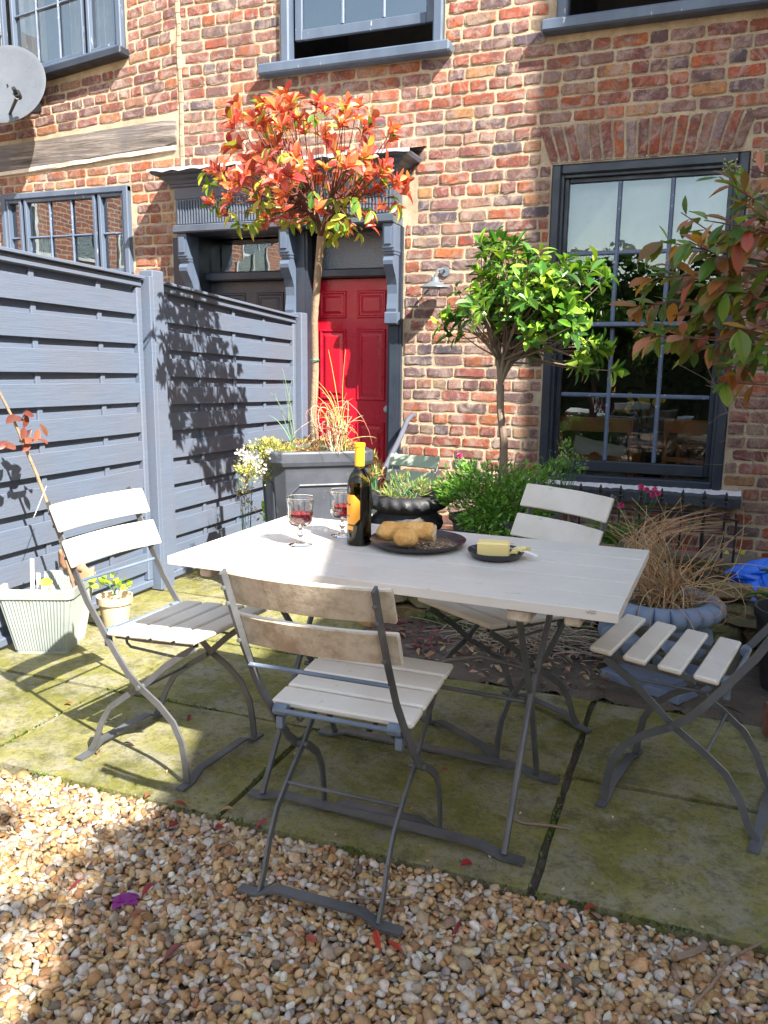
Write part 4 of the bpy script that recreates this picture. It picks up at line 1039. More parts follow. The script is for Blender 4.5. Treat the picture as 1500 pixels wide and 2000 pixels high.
def blob(name, pts, rad, mat, n=20, squash=.8, noise_=.004, label=None, cat=None, cap=None, seed=1):
    r2 = random.Random(seed); ph = [r2.uniform(0, 6) for _ in range(6)]
    mb = MB(); P = [Vector(p) for p in pts]; vs = []; m_ = len(P)
    for i, p in enumerate(P):
        d = (P[min(i+1, m_-1)]-P[max(i-1, 0)]).normalized(); side = d.cross(Vector((0, 0, 1))).normalized(); u = side.cross(d)
        for j in range(n):
            a = 2*math.pi*j/n; rr_ = rad[i]*(1+.06*math.sin(3*a+ph[0]+i*.8)+.05*math.sin(5*a+ph[1]-i*1.1)+.03*math.sin(9*a+i*2.3+ph[2]))
            sq = squash if math.sin(a) < 0 else 1
            vs.append(p+side*math.cos(a)*rr_+u*math.sin(a)*rr_*sq)
    fs = [(i*n+j, i*n+(j+1)%n, (i+1)*n+(j+1)%n, (i+1)*n+j) for i in range(m_-1) for j in range(n)]
    mb.add(vs, fs); k = len(mb.v); mb.add([P[0], P[-1]], []); mb.f += [(k, (j+1)%n, j) for j in range(n)]+[(k+1, (m_-1)*n+j, (m_-1)*n+(j+1)%n) for j in range(n)]
    o = mb.obj(name, mat, None, smooth=60)
    if label: tag(o, label, cat)
    return o
zb_ = TZ+.024
pts = []; rad = []
for i in range(15):
    t = i/14; pts.append((-.912+.160*t, -3.500+.080*t+.012*math.sin(t*3), zb_+.012+.004*math.sin(t*3))); rad.append(.031*min(1, (max(t, .0)*6)**.5+.05)*(1 if t < .97 else .96)*(1+.05*math.sin(t*9)))
baguette = blob('baguette', pts, rad, BREAD, label='torn half baguette with rough crust on the dark plate', cat='bread', seed=3)
e = Vector(pts[-1]); mb = MB(); vs = [tuple(e)]; 
for j in range(18):
    a = 2*math.pi*j/18; vs.append((e.x+.004+rnd.uniform(-.004, .006), e.y+.029*math.cos(a), e.z+.027*math.sin(a)))
vs[0] = (e.x+.012, e.y, e.z); mb.add(vs, [(0, 1+j, 1+(j+1)%18) for j in range(18)]); mb.obj('torn_crumb', CRUMB, baguette)
pts = []; rad = []
for i in range(11):
    t = i/10; pts.append((-.838+.072*t, -3.535+.02*t, zb_+.010)); rad.append(.033*max(.05, (1-(2*t-1)**2))**.45)
blob('bread_roll', pts, rad, BREAD, label='small round bread roll in front of the baguette', cat='bread', seed=9)
rs2 = np.random.default_rng(8); n = 130
P = np.column_stack([rs2.uniform(-.79, -.67, n), rs2.uniform(-3.53, -3.42, n), np.full(n, TZ+.009)])
cr = pebbles('bread_crumbs', P, rs2.uniform(.0012, .0032, n), rs2, np.tile(np.array([[.75, .56, .34]]), (n, 1))*rs2.uniform(.7, 1.1, (n, 1))); tag(cr, 'scattered bread crumbs on the dark plate', 'crumbs')
mb = MB(); mb.board((-.578, -3.530, TZ+.029), (-.487, -3.510, TZ+.029), (-.010, .052, 0), (0, 0, .042), 3, ch=.10, jit=.0005); o = mb.obj('butter_block', BUTTER, None); tag(o, 'pale yellow block of butter on the small saucer', 'butter')
rk = random.Random(5); mb = MB()
for i in range(5):
    x0_ = -.482+.008*i; mb.board((x0_, -3.513, TZ+.016+.004*i), (x0_+.012, -3.475, TZ+.020+.004*(i % 3)), (.018, -.004, .006*((-1)**i)), (0, 0, .007), 2, (0, 0, .004), ch=.3, jit=.0015)
o = mb.obj('butter_curl', BUTTER, None); tag(o, 'crumbled cut piece of butter beside the block', 'butter')
kn = thing('butter_knife', 'white handled butter knife resting on the saucer edge', 'knife', (-.455, -3.50, TZ+.026))
mb = MB(); mb.board((-.50, -3.492, TZ+.027), (-.455, -3.502, TZ+.0275), (.003, .014, 0), (0, 0, .0015)); mb.obj('blade', STEEL, kn)
mb = MB(); mb.board((-.455, -3.502, TZ+.0275), (-.405, -3.513, TZ+.016), (.002, .013, 0), (0, 0, .006), ch=.35); mb.obj('handle', WHITEP, kn)

# ================================================================= POTS AND PLANTERS
# big lead grey square planter with chamfered corners, turned cornerwise
def chpoly(h, c):
    return [(h-c, -h), (h, -h+c), (h, h-c), (h-c, h), (-h+c, h), (-h, h-c), (-h, -h+c), (-h+c, -h)]
def planter(name, label, loc, rz, levels, mat, soil_z, frame=None, cat='planter'):
    t = thing(name, label, cat, loc, rz, local=True)
    mb = MB(); vs = []; fs = []
    for (h, c, z) in levels: vs += [(x, y, z) for x, y in chpoly(h, c)]
    for i in range(len(levels)-1):
        for j in range(8): fs.append((i*8+j, i*8+(j+1)%8, (i+1)*8+(j+1)%8, (i+1)*8+j))
    mb.add(vs, fs); mb.obj('planter_body', mat, t, bevel=.004)
    h = levels[-1][0]; mb = MB(); mb.add([(x, y, soil_z+rnd.uniform(-.01, .01)) for x, y in chpoly(h+.0, levels[-1][1])], [tuple(range(8))]); mb.obj('soil', SOILM, t)
    if frame:
        (zl, zh, hl, hh) = frame
        for k in range(4):
            Mx = Matrix.Rotation(k*math.pi/2, 3, 'Z'); q = []
            wl_, wh_ = hl*.72, hh*.72; c = .05
            pts = [(-wl_+c, zl), (wl_-c, zl), (wl_, zl+c), (wh_, zh-c), (wh_-c, zh), (-wh_+c, zh), (-wh_, zh-c), (-wl_, zl+c), (-wl_+c, zl)]
            mb = MB()
            for p, r_ in zip(pts[:-1], pts[1:]):
                f = lambda w: Mx @ Vector((w[0], -(hl+(hh-hl)*(w[1]-zl)/(zh-zl))-.002, w[1]))
                mb.tube([f(p), f(r_)], .007, 6)
            mb.obj('panel_moulding', mat, t, smooth=True)
    return t
PL = planter('square_planter', 'big lead grey square planter with panelled sides, set cornerwise by the fence', (-1.93, -1.85, 0), R(38),
    [(.205, .05, 0), (.215, .05, .05), (.25, .05, .74), (.252, .05, .755), (.266, .05, .77), (.272, .05, .79), (.272, .05, .835), (.266, .05, .845), (.236, .04, .845), (.225, .04, .78)], LEADPOT, .81, (.10, .67, .2175, .2475))
PL2 = planter('square_planter', 'dark grey square planter under the green tree', (-.90, -1.70, .18), R(-22),
    [(.17, .01, 0), (.20, .01, .30), (.205, .01, .31), (.215, .01, .32), (.215, .01, .35), (.195, .01, .35), (.19, .01, .30)], DARKPLANT, .32, (.06, .27, .172, .194))
def urn(name, label, loc, prof, mat, n, mod, soil, cat='urn'):
    t = thing(name, label, cat, loc, 0, local=True)
    mb = MB(); mb.lathe(prof, (0, 0, 0), n, mod=mod); mb.obj('urn_bowl', mat, t, smooth=50)
    mb = MB(); ns = 24; mb.add([(soil[0]*math.cos(6.283*k/ns), soil[0]*math.sin(6.283*k/ns), soil[1]) for k in range(ns)], [tuple(range(ns))]); mb.obj('soil', SOILM, t)
    return t
def eggs(i, a, r_, z, lo=(0, 0), ne=26, amp=.008):
    if lo[0] <= i <= lo[1]:
        k = abs(math.sin(a*ne/2)); return (amp*(k**.4-.62), 0)
    return (0, 0)
UP = [(.0, .0), (.13, .0), (.135, .02), (.10, .035), (.09, .06), (.12, .085), (.175, .12), (.205, .16), (.215, .19), (.210, .215), (.185, .235), (.180, .252), (.195, .262), (.216, .272), (.240, .288), (.252, .305), (.250, .325), (.236, .342), (.215, .352), (.198, .352), (.185, .34), (.172, .31), (.17, .27)]
urn('garden_urn', 'blue-grey bowl urn with egg-patterned rim full of dried stems', (-.105, -2.42, .030), UP, BLUEURN, 288, lambda i, a, r_, z: eggs(i, a, r_, z, (13, 17), 24, .034) if i > 10 else eggs(i, a, r_, z, (5, 9), 20, .03), (.178, .30))
mb = MB(); mb.board((-.075, -2.41+.0, .022), (-.075, -2.41, .022001), (.1, 0, 0), (0, .1, 0)) if False else None
mb = MB(); Mx = Matrix.Rotation(R(-30), 3, 'Z'); vs = [Mx @ Vector((x, y, 0))+Vector((-.06, -2.38, 0)) for x, y in ((-.18, -.18), (.18, -.18), (.18, .18), (-.18, .18))]
mb.add([(v.x, v.y, .004) for v in vs]+[(v.x, v.y, .042) for v in vs], [(3,2,1,0), (4,5,6,7)]+[(k, (k+1)%4, 4+(k+1)%4, 4+k) for k in range(4)]); o = mb.obj('plinth', BLUEURN, None, bevel=.004); tag(o, 'square blue-grey plinth slab under the blue-grey urn', 'plinth')
mb = MB(); Mx = Matrix.Rotation(R(-34), 3, 'Z'); vs = [Mx @ Vector((x, y, 0))+Vector((.02, -2.50, 0)) for x, y in ((-.17, -.03), (.17, -.03), (.17, .03), (-.17, .03))]
UB = [(r_*.90, z*.95) for r_, z in UP]
def scroll(i, a, r_, z):
    if 13 <= i <= 17: return (.006*math.sin(a*22+i*1.1), 0)
    if 6 <= i <= 9: return (.005*math.sin(a*16+i*1.4), 0)
    return (0, 0)
urn('garden_urn', 'black bowl urn with scrolled rim full of grassy weeds', (-1.435, -1.72, .27), UB, BLACKPOT, 150, scroll, (.16, .29))
# raised bed wall: mossy rubble and brick
wl_ = thing('low_wall', 'low mossy wall of stone and old brick edging the bed behind the table', 'wall', (-.5, -2.0, 0)); rw = random.Random(31)
cb = MB(); cb.box(-1.50, .70, -1.97, -1.02, -.03, .27); cb.obj('bed_fill', SOILM, wl_)
def rough_block(mb, x0, x1, y0, y1, z0, z1, r, col, jit=.012):
    n = 3; vs = []; idx = {}
    for i in range(n+1):
        for j in range(n+1):
            for k in range(n+1):
                if 0 < i < n and 0 < j < n and 0 < k < n: continue
                f = lambda a, t: a
                c = sum(q in (0, n) for q in (i, j, k)); s_ = 1-(.0, .0, .10, .20)[c]
                x = ((i/n*2-1)*s_*(x1-x0)/2+(x0+x1)/2); y = ((j/n*2-1)*s_*(y1-y0)/2+(y0+y1)/2); z = ((k/n*2-1)*s_*(z1-z0)/2+(z0+z1)/2)
                idx[(i, j, k)] = len(vs); vs.append((x+r.uniform(-jit, jit), y+r.uniform(-jit, jit), z+r.uniform(-jit, jit)*.7))
    fs = []
    for a in range(n):
        for b in range(n):
            fs += [(idx[(0,a,b)], idx[(0,a,b+1)], idx[(0,a+1,b+1)], idx[(0,a+1,b)]), (idx[(n,a,b)], idx[(n,a+1,b)], idx[(n,a+1,b+1)], idx[(n,a,b+1)]),
                   (idx[(a,0,b)], idx[(a+1,0,b)], idx[(a+1,0,b+1)], idx[(a,0,b+1)]), (idx[(a,n,b)], idx[(a,n,b+1)], idx[(a+1,n,b+1)], idx[(a+1,n,b)]),
                   (idx[(a,b,0)], idx[(a,b+1,0)], idx[(a+1,b+1,0)], idx[(a+1,b,0)]), (idx[(a,b,n)], idx[(a+1,b,n)], idx[(a+1,b+1,n)], idx[(a,b+1,n)])]
    mb.add(vs, fs, col)
z = -.02
for row in range(3):
    x = -1.52+rw.uniform(-.05, .02); h = .10
    while x < .68:
        w_ = rw.uniform(.15, .26); mb = MB(); mb.cur = (1, 1, 1); k = rw.uniform(.7, 1.2); brickish = rw.random() < .35
        rough_block(mb, x, x+w_-.012, -2.06+rw.uniform(-.015, .015), -1.93, z, z+h-.008, rw, (1.25*k, .8*k, .6*k) if brickish else (k, k, k*.9)); mb.obj('stone', STONE, wl_); x += w_
    z += h
for (x, y, z, w_, h, c) in ((-.50, -2.02, .285, .20, .10, (1.1, .8, .75)), (-.27, -2.03, .285, .20, .12, (1.2, .9, .85)), (-.42, -1.95, .375, .22, .09, (1, .8, .8)), (-.08, -2.0, .285, .17, .10, (.9, .8, .7)), (-.20, -1.92, .38, .18, .10, (1.1, .85, .8)), (.40, -2.04, .285, .22, .07, (1.4, 1.2, .6)), (.18, -2.0, .285, .2, .07, (1.1, .8, .6))):
    mb = MB(); mb.cur = (1, 1, 1); rough_block(mb, x-w_/2, x+w_/2, y-.06, y+.06, z, z+h, rw, c); mb.obj('stone', STONE, wl_)
# railings round the light well
rg = thing('railings', 'black wrought iron railings with spear heads below the window sill', 'railings', (0, -.95, -.03))
f = MB(); f.board((-1.25, -.95, .47), (.20, -.95, .47), (0, .025, 0), (0, 0, .010)); f.obj('top_bar', BLACKI, rg)
f = MB(); f.board((-1.25, -.95, .03), (.20, -.95, .03), (0, .025, 0), (0, 0, .010)); f.obj('bottom_bar', BLACKI, rg)
x = -1.19
while x < .2:
    f = MB(); f.tube([(x, -.95, -.03), (x, -.95, .54)], .006, 6); f.lathe([(.006, .535), (.013, .545), (.006, .553), (.013, .568), (.010, .585), (.002, .605), (0, .607)], (x, -.95, 0), 8); f.obj('baluster', BLACKI, rg, smooth=True); x += .1135
f = MB(); f.board((.06, -1.0, .485), (.225, -1.25, .50), (.02, .012, 0), (0, 0, .010)); f.obj('top_bar', BLACKI, rg)
for (x, y, z) in ((.065, -1.01, .48), (.165, -1.14, .49), (.22, -1.24, .495)):
    f = MB(); f.tube([(x, y, -.03), (x, y, z)], .007, 6); f.obj('baluster', BLACKI, rg, smooth=True)
# stone dish
mb = MB(); mb.lathe([(0, .28), (.14, .285), (.185, .33), (.19, .352), (.178, .352), (.165, .335), (.12, .325), (0, .322)], (.02, -1.72, 0), 32); o = mb.obj('bird_bath', STONE, None, smooth=50); tag(o, 'shallow mossy stone dish behind the blue-grey urn', 'bird bath')
mb = MB(); ns = 28; mb.add([(.02+.163*math.cos(6.283*k/ns), -1.72+.163*math.sin(6.283*k/ns), .3375) for k in range(ns)], [tuple(range(ns))]); o2 = mb.obj('water', WATER, o)
# blue plastic bag
def cloth_blob(name, label, cat, c, r_, h, mat, seed, amp=.25, n=42):
    r2 = np.random.default_rng(seed); ph = r2.uniform(0, 6, 12)
    mb = MB(); vs = []; m_ = 18
    for j in range(m_+1):
        t = j/m_*math.pi*.55
        for i in range(n):
            a = 2*math.pi*i/n
            k = 1+amp*(abs(math.sin(2.5*a+ph[0]+t*2))-.5)*math.sin(t)+amp*.6*(abs(math.sin(5.5*a+ph[1]-t*4))-.5)*math.sin(t)+amp*.35*(abs(math.sin(9*a+ph[2]+t*7))-.5)
            vs.append((c[0]+r_*k*math.sin(t)*math.cos(a), c[1]+r_*k*math.sin(t)*math.sin(a)*.8, c[2]+h*math.cos(t)*(1+.18*math.sin(3*a+ph[3])*math.sin(t)+.1*math.sin(7*a+t*5))))
    mb.add(vs, [(j*n+i, (j+1)*n+i, (j+1)*n+(i+1)%n, j*n+(i+1)%n) for j in range(m_) for i in range(n)])
    o = mb.obj(name, mat, None); tag(o, label, cat); return o
cloth_blob('plastic_bag', 'crumpled bright blue plastic bag on the low wall at the right edge', 'bag', (.47, -1.72, .27), .28, .15, BLUEBAG, 3, .3)
# dark pot with strap leaves, right edge
def lathe_thing(name, label, cat, prof, c, mat, n=36, mod=None, smooth=45):
    mb = MB(); mb.lathe(prof, c, n, mod=mod); o = mb.obj(name, mat, None, smooth=smooth); tag(o, label, cat); return o
rp_ = thing('plant_pot', 'dark green-black tall pot with strap leaves at the right edge', 'pot', (.42, -2.28, 0))
mb = MB(); mb.lathe([(0, 0), (.10, 0), (.105, .02), (.145, .30), (.155, .31), (.155, .345), (.145, .345), (.138, .30), (.10, .2)], (.42, -2.28, 0), 40); mb.obj('pot_body', DARKPLANT, rp_, smooth=45)
def rough_brick(label, x, y, z, rz, col=(1.4, .6, .35), L=.215, w_=.10, h=.065, stand=False, mat=BRICK):
    mb = MB(); mb.cur = (1, 1, 1); r2 = random.Random(hash(label) % 97)
    d = (L, w_, h) if not stand else (w_, h, L)
    rough_block(mb, -d[0]/2, d[0]/2, -d[1]/2, d[1]/2, 0, d[2], r2, col, .0025); mb.c = [(*q, 1.0) for q in mb.c]
    Mx = Matrix.Rotation(rz, 3, 'Z'); mb.v = [tuple(Mx @ Vector(v)+Vector((x, y, z))) for v in mb.v]
    o = mb.obj('loose_brick', mat, None); tag(o, label, 'brick'); return o
rough_brick('orange brick standing by the dark pot at the right edge', .345, -2.77, 0, R(15), (.42, .15, .055), h=.13, L=.1)
# galvanised ribbed tub
gt = thing('ribbed_tub', 'galvanised ribbed metal tub with rounded rim beside the fence', 'tub', (-2.70, -3.02, 0), R(22), local=True)
mb = MB(); Rr = []
def rrect(h, c, n=7, rib=0):
    pts = []
    per = 0
    for q in range(4):
        a0 = q*math.pi/2; cx, cy = [(h-c, h-c), (-h+c, h-c), (-h+c, -h+c), (h-c, -h+c)][q]
        for k in range(n): a = a0+math.pi/2*k/(n-1); pts.append((cx+c*math.cos(a), cy+c*math.sin(a), a))
        # straight run subdivided for the ribs
        nx_, ny_ = [(-h+c, h), (-h, -h+c), (h-c, -h), (h, h-c)][q]; lx, ly, la = pts[-1]
        for k in range(1, 34): t = k/34; pts.append((lx+(nx_-lx)*t, ly+(ny_-ly)*t, la))
    out = []
    for i, (x, y, a) in enumerate(pts): d = rib*(1 if i % 2 else -1); out.append((x+d*math.cos(a), y+d*math.sin(a)))
    return out
lv = [(.118, .0, 0), (.118, .012, .0), (.120, .02, .0022), (.162, .255, .0022), (.163, .262, 0), (.170, .266, 0), (.172, .305, 0), (.166, .311, 0), (.158, .305, 0), (.156, .26, .0022), (.13, .1, .0022)]
vs = []; npt = None
for (h, z, rb_) in lv:
    pp = rrect(h, .035 if h > .15 else .025, rib=rb_); npt = len(pp); vs += [(x, y, z) for x, y in pp]
mb.add(vs, [(i*npt+j, i*npt+(j+1)%npt, (i+1)*npt+(j+1)%npt, (i+1)*npt+j) for i in range(len(lv)-1) for j in range(npt)]); mb.obj('tub_wall', GALV, gt)
mb = MB(); mb.add([(x, y, .19) for x, y in rrect(.142, .03)], [tuple(range(npt))]); mb.obj('soil', SOILM, gt)
for (x, y, w_, ang) in ((-2.70, -3.12, .018, 3), (-2.675, -3.10, .02, -2)):
    mb = MB(); mb.board((x, y, .15), (x+.01*ang*.3, y+.01, .43 if ang > 0 else .36), (w_, 0, 0), (0, .008, 0)); o = mb.obj('wooden_stake', SLAT, None); tag(o, 'taller pale wooden stake stuck in the ribbed tub' if ang > 0 else 'shorter pale wooden stake stuck in the ribbed tub', 'stake')
for i, (x, y, z, rx_, lab) in enumerate(((-2.70, -2.86, .32, 20, 'upper broken terracotta shard resting behind the stakes'), (-2.66, -2.85, .26, -30, 'lower broken terracotta shard resting behind the stakes'))):
    mb = MB(); vs = []
    for j in range(5):
        for k in range(7):
            a = -.9+1.8*k/6; vs.append((x+.10*math.sin(a), y+.03-.05*math.cos(a), z+.09*j/4*(1-.15*abs(a))+.012*math.sin(k*2+i)))
    mb.add(vs, [(j*7+k, j*7+k+1, (j+1)*7+k+1, (j+1)*7+k) for j in range(4) for k in range(6)]); o = mb.obj('terracotta_shard', TERRA, None, smooth=True); s_ = o.modifiers.new('thick', 'SOLIDIFY'); s_.thickness = .012; tag(o, lab, 'broken pot')
sp = thing('flower_pot', 'small worn cream terracotta pot with yellow-green seedlings behind the tub', 'pot', (-2.58, -2.72, 0))
mb = MB(); mb.lathe([(0, 0), (.055, 0), (.075, .13), (.084, .135), (.086, .17), (.078, .17), (.07, .13), (.05, .12), (0, .12)], (-2.58, -2.72, 0), 28); mb.obj('pot_body', CREAMPOT, sp, smooth=45)
sp2 = thing('flower_pot', 'small round cream pot by the fence with trailing nasturtium leaves', 'pot', (-2.25, -1.55, 0))
mb = MB(); mb.lathe([(0, 0), (.07, 0), (.09, .14), (.10, .145), (.10, .18), (.09, .18), (.08, .14), (0, .13)], (-2.25, -1.55, 0), 28); mb.obj('pot_body', CREAMPOT, sp2, smooth=45)
# handrail
hr = thing('handrail', 'pale grey curved handrail beside the red door', 'handrail', (-1.93, -.3, 0))
mb = MB(); mb.tube([(-1.985, -.05, .90), (-1.98, -.12, .90), (-1.975, -.22, .875), (-1.96, -.40, .77), (-1.93, -.8, .58), (-1.92, -1.0, .49), (-1.92, -1.04, .46)], .019, 10); mb.obj('rail', PEWTER, hr, smooth=True)
mb = MB(); mb.tube([(-1.92, -1.02, -.02), (-1.92, -1.02, .47)], .014, 8); mb.obj('rail_post', PEWTER, hr, smooth=True)
# split logs and bricks stacked by the planter
for i, (x, y, z, rz, lab) in enumerate(((-1.66, -2.02, 0, 30, 'lowest split log beside the lead grey planter'), (-1.64, -2.03, .10, -15, 'split log on top of the others beside the lead grey planter'), (-1.50, -2.13, 0, 60, 'split log nearest the low wall'))):
    mb = MB(); Mx = Matrix.Rotation(R(rz), 3, 'Z'); pr = [(0, 0), (.11, .0), (.12, .04), (.07, .10), (.01, .07)]
    vs = [Mx @ Vector((u-.06, -.10, w_))+Vector((x, y, z)) for u, w_ in pr]+[Mx @ Vector((u-.06, .10, w_))+Vector((x, y, z)) for u, w_ in pr]
    mb.add(vs, [tuple(range(5))[::-1], tuple(range(5, 10))]+[(k, (k+1)%5, 5+(k+1)%5, 5+k) for k in range(5)]); o = mb.obj('split_log', WOODL, None, bevel=.004); tag(o, lab, 'log')
# ================================================================= VEGETATION
def leafgeo(p, d, up_, L, w, r, curl=.15, fold=.25, shape='oval'):
    """one leaf: position, direction, up -> verts, faces"""
    d = d.normalized(); side = d.cross(up_)
    side = side.normalized() if side.length > 1e-4 else d.orthogonal().normalized(); n = side.cross(d)
    W_ = {'oval': (.12, .75, 1.0, .78, .30), 'lance': (.15, .8, 1.0, .7, .25), 'round': (.35, .95, 1.0, .9, .5)}[shape]
    T = (.08, .32, .55, .78, .93); vs = [p]; 
    cen = [p+d*(L*t)-n*(L*curl*t*t) for t in T]; tip = p+d*L-n*(L*curl*1.05)
    for c, k in zip(cen, W_):
        h = w/2*k; vs += [c-side*h+n*(h*fold), c, c+side*h+n*(h*fold)]
    vs.append(tip); m_ = len(T); fs = [(0, 2, 1), (0, 3, 2)]
    for i in range(m_-1):
        a = 1+3*i; fs += [(a, a+1, a+4, a+3), (a+1, a+2, a+5, a+4)]
    a = 1+3*(m_-1); fs += [(a, a+1, 3*m_+1), (a+1, a+2, 3*m_+1)]
    return vs, fs
def spread(root, leaves, mat, name='leaf', limit=298, restname='foliage'):
    """leaves: (verts, faces, colour); the largest in view as parts, the rest one joined part"""
    sc = []
    for vs, fs, c in leaves:
        q = vis(vs[len(vs)//2]); L = (vs[-1]-vs[0]).length
        sc.append(L/q[2] if q and -10 < q[0] < 1510 and -10 < q[1] < 2010 else 0)
    order = sorted(range(len(leaves)), key=lambda i: -sc[i]); top = set(order[:limit]); rest = MB(); rest.cur = (1, 1, 1)
    for i, (vs, fs, c) in enumerate(leaves):
        if i in top and sc[i] > 0: mb = MB(); mb.cur = (1, 1, 1); mb.add(vs, fs, c); mb.obj(name, mat, root, smooth=True)
        else: rest.add(vs, fs, c)
    if rest.v: rest.obj(restname, mat, root, kind='stuff', smooth=True)
def jc(c, r, k=.2):
    s_ = r.uniform(1-k, 1+k); return tuple(max(0, min(.95, a*s_*r.uniform(.9, 1.1))) for a in c)
def bez(p0, p1, p2, n=6):
    return [p0*(1-t)**2+p1*(2*t*(1-t))+p2*t*t for t in [i/n for i in range(n+1)]]
def branch_tree(parent, top, tips, mat, r0, r, name='limb', nlimb=6):
    """limbs from the top of the trunk to clusters of tips"""
    tips = list(tips); ang = [(math.atan2((t-top).y, (t-top).x), t) for t in tips]; ang.sort(key=lambda a: a[0])
    groups = [ang[i*len(ang)//nlimb:(i+1)*len(ang)//nlimb] for i in range(nlimb)]
    for gseg in groups:
        if not gseg: continue
        cen = sum((t for _, t in gseg), Vector())/len(gseg)
        far = max((t for _, t in gseg), key=lambda t: (t-top).length)
        mid_ = top.lerp(cen, .55)+Vector((0, 0, .02)); mb = MB()
        main = bez(top, top+Vector((0, 0, (mid_-top).length*.35))+(mid_-top)*.3, mid_, 5)
        mb.tube(main, [r0*(1-.45*i/5) for i in range(6)], 7)
        for _, t in gseg:
            st_ = main[r.randint(2, 5)]; md = st_.lerp(t, .5)+Vector((r.uniform(-.03, .03), r.uniform(-.03, .03), -.03+r.uniform(-.02, .02)))
            pp = bez(st_, md, t, 5); mb.tube(pp, [r0*.42*(1-.7*i/5) for i in range(6)], 5)
        mb.obj(name, mat, parent, smooth=True)
# --- red photinia standard
rt_ = random.Random(41)
T1 = thing('photinia_tree', 'lollipop photinia with scarlet and orange leaves on a tall bare stem', 'tree', (-1.90, -1.83, .8))
top = Vector((-1.80, -2.02, 1.90)); mb = MB()
tr_ = [Vector((-1.92, -1.84, .78)), Vector((-1.925, -1.87, 1.0)), Vector((-1.89, -1.91, 1.25)), Vector((-1.875, -1.95, 1.5)), Vector((-1.835, -1.99, 1.72)), top]
mb.tube(tr_, [.024, .021, .019, .0185, .018, .021], 10); mb.obj('trunk', BARK, T1, smooth=True)
mb = MB(); mb.tube([Vector((-1.884, -1.925, 1.30))+Vector((.021*math.cos(a), .021*math.sin(a), 0)) for a in np.linspace(0, 6.28, 12)], .003, 5); mb.obj('plant_tie', simple('green_tie', (0, .25, .18), .5), T1)
CC = Vector((-1.865, -2.07, 2.19)); tips = []
while len(tips) < 195:
    u = Vector((rt_.uniform(-1, 1), rt_.uniform(-1, 1), rt_.uniform(-.75, 1)))
    if not .42 < u.length < 1: continue
    if u.z < -.2 and rt_.random() < .35: continue
    if u.z > .1 and u.length < .7: continue
    t = CC+Vector((u.x*.52, u.y*.45, u.z*.35-(.10 if u.length > .8 and abs(u.z) < .3 else 0)))
    if all((t-o).length > .045 for o in tips): tips.append(t)
branch_tree(T1, top, tips, TWIG, .009, rt_, nlimb=8)
leaves = []
REDS = [(.60, .13, .05), (.66, .20, .07), (.50, .08, .06), (.68, .28, .11), (.42, .07, .07), (.60, .20, .16), (.30, .07, .04)]
GRN = [(.16, .26, .03), (.30, .38, .04), (.09, .18, .03), (.42, .40, .06)]
for t in tips:
    out = (t-CC); h = (t.z-CC.z)/.34; ax = (Vector((out.x/.5, out.y/.44, max(.1, h)*.9+.5))).normalized()
    red = rt_.random() < (.97 if h > .0 else .88 if h > -.35 else .42)
    nl = rt_.randint(8, 11) if red else rt_.randint(4, 6); ph = rt_.uniform(0, 6)
    for i in range(nl):
        a = ph+i*2.4; e = rt_.uniform(.35, 1.15) if red else rt_.uniform(.9, 1.9)
        s1 = ax.orthogonal().normalized(); s2 = ax.cross(s1); d = ax*math.cos(e)+(s1*math.cos(a)+s2*math.sin(a))*math.sin(e)
        if not red: d.z -= .7
        c = jc(rt_.choice(REDS) if red else rt_.choice(GRN), rt_, .22)
        if red and rt_.random() < .10: c = jc(rt_.choice(GRN), rt_)
        L = rt_.uniform(.040, .082); vs, fs = leafgeo(t-ax*rt_.uniform(0, .03), d, ax, L, L*rt_.uniform(.36, .52), rt_, curl=rt_.uniform(-.1, .6), fold=rt_.uniform(.2, .9), shape='oval'); leaves.append((vs, fs, c))
spread(T1, leaves, LEAFM)
# --- lemon tree
r3 = random.Random(17)
T2 = thing('lemon_tree', 'bushy bright green lemon tree on a forked trunk in front of the wall', 'tree', (-.94, -1.70, .5))
fork = Vector((-.955, -1.70, 1.19)); mb = MB(); mb.tube([Vector((-.92, -1.70, .5)), Vector((-.925, -1.70, .9)), Vector((-.95, -1.70, 1.06)), fork], [.025, .021, .019, .020], 9); mb.obj('trunk', BARKD, T2, smooth=True)
tips = []; C2 = Vector((-.82, -1.70, 1.63))
while len(tips) < 200:
    u = Vector((r3.uniform(-1, 1), r3.uniform(-1, 1), r3.uniform(-1, 1)))
    if not .25 < u.length < 1: continue
    lump = .80+.30*math.sin(3.1*math.atan2(u.z, u.x)+.6)*math.sin(2.3*u.y+1)+.14*math.sin(7*math.atan2(u.z, u.x))
    t = C2+Vector((u.x*.44, u.y*.38, u.z*.34))*lump
    if t.z < 1.50 and t.x < -.95 and r3.random() < .8: continue
    if t.z < 1.42 and t.x < -.66 and r3.random() < .75: continue
    tips.append(t)
for _ in range(14): tips.append(Vector((-.46+r3.uniform(-.12, .08), -1.72+r3.uniform(-.12, .1), 1.34+r3.uniform(-.08, .12))))
for _ in range(8): tips.append(Vector((-1.22+r3.uniform(-.06, .08), -1.7+r3.uniform(-.12, .1), 1.52+r3.uniform(-.1, .1))))
branch_tree(T2, fork, tips, BARKD, .013, r3, nlimb=7)
leaves = []
GL = [(.06, .165, .016), (.11, .26, .022), (.03, .09, .012), (.22, .38, .035), (.045, .125, .016)]
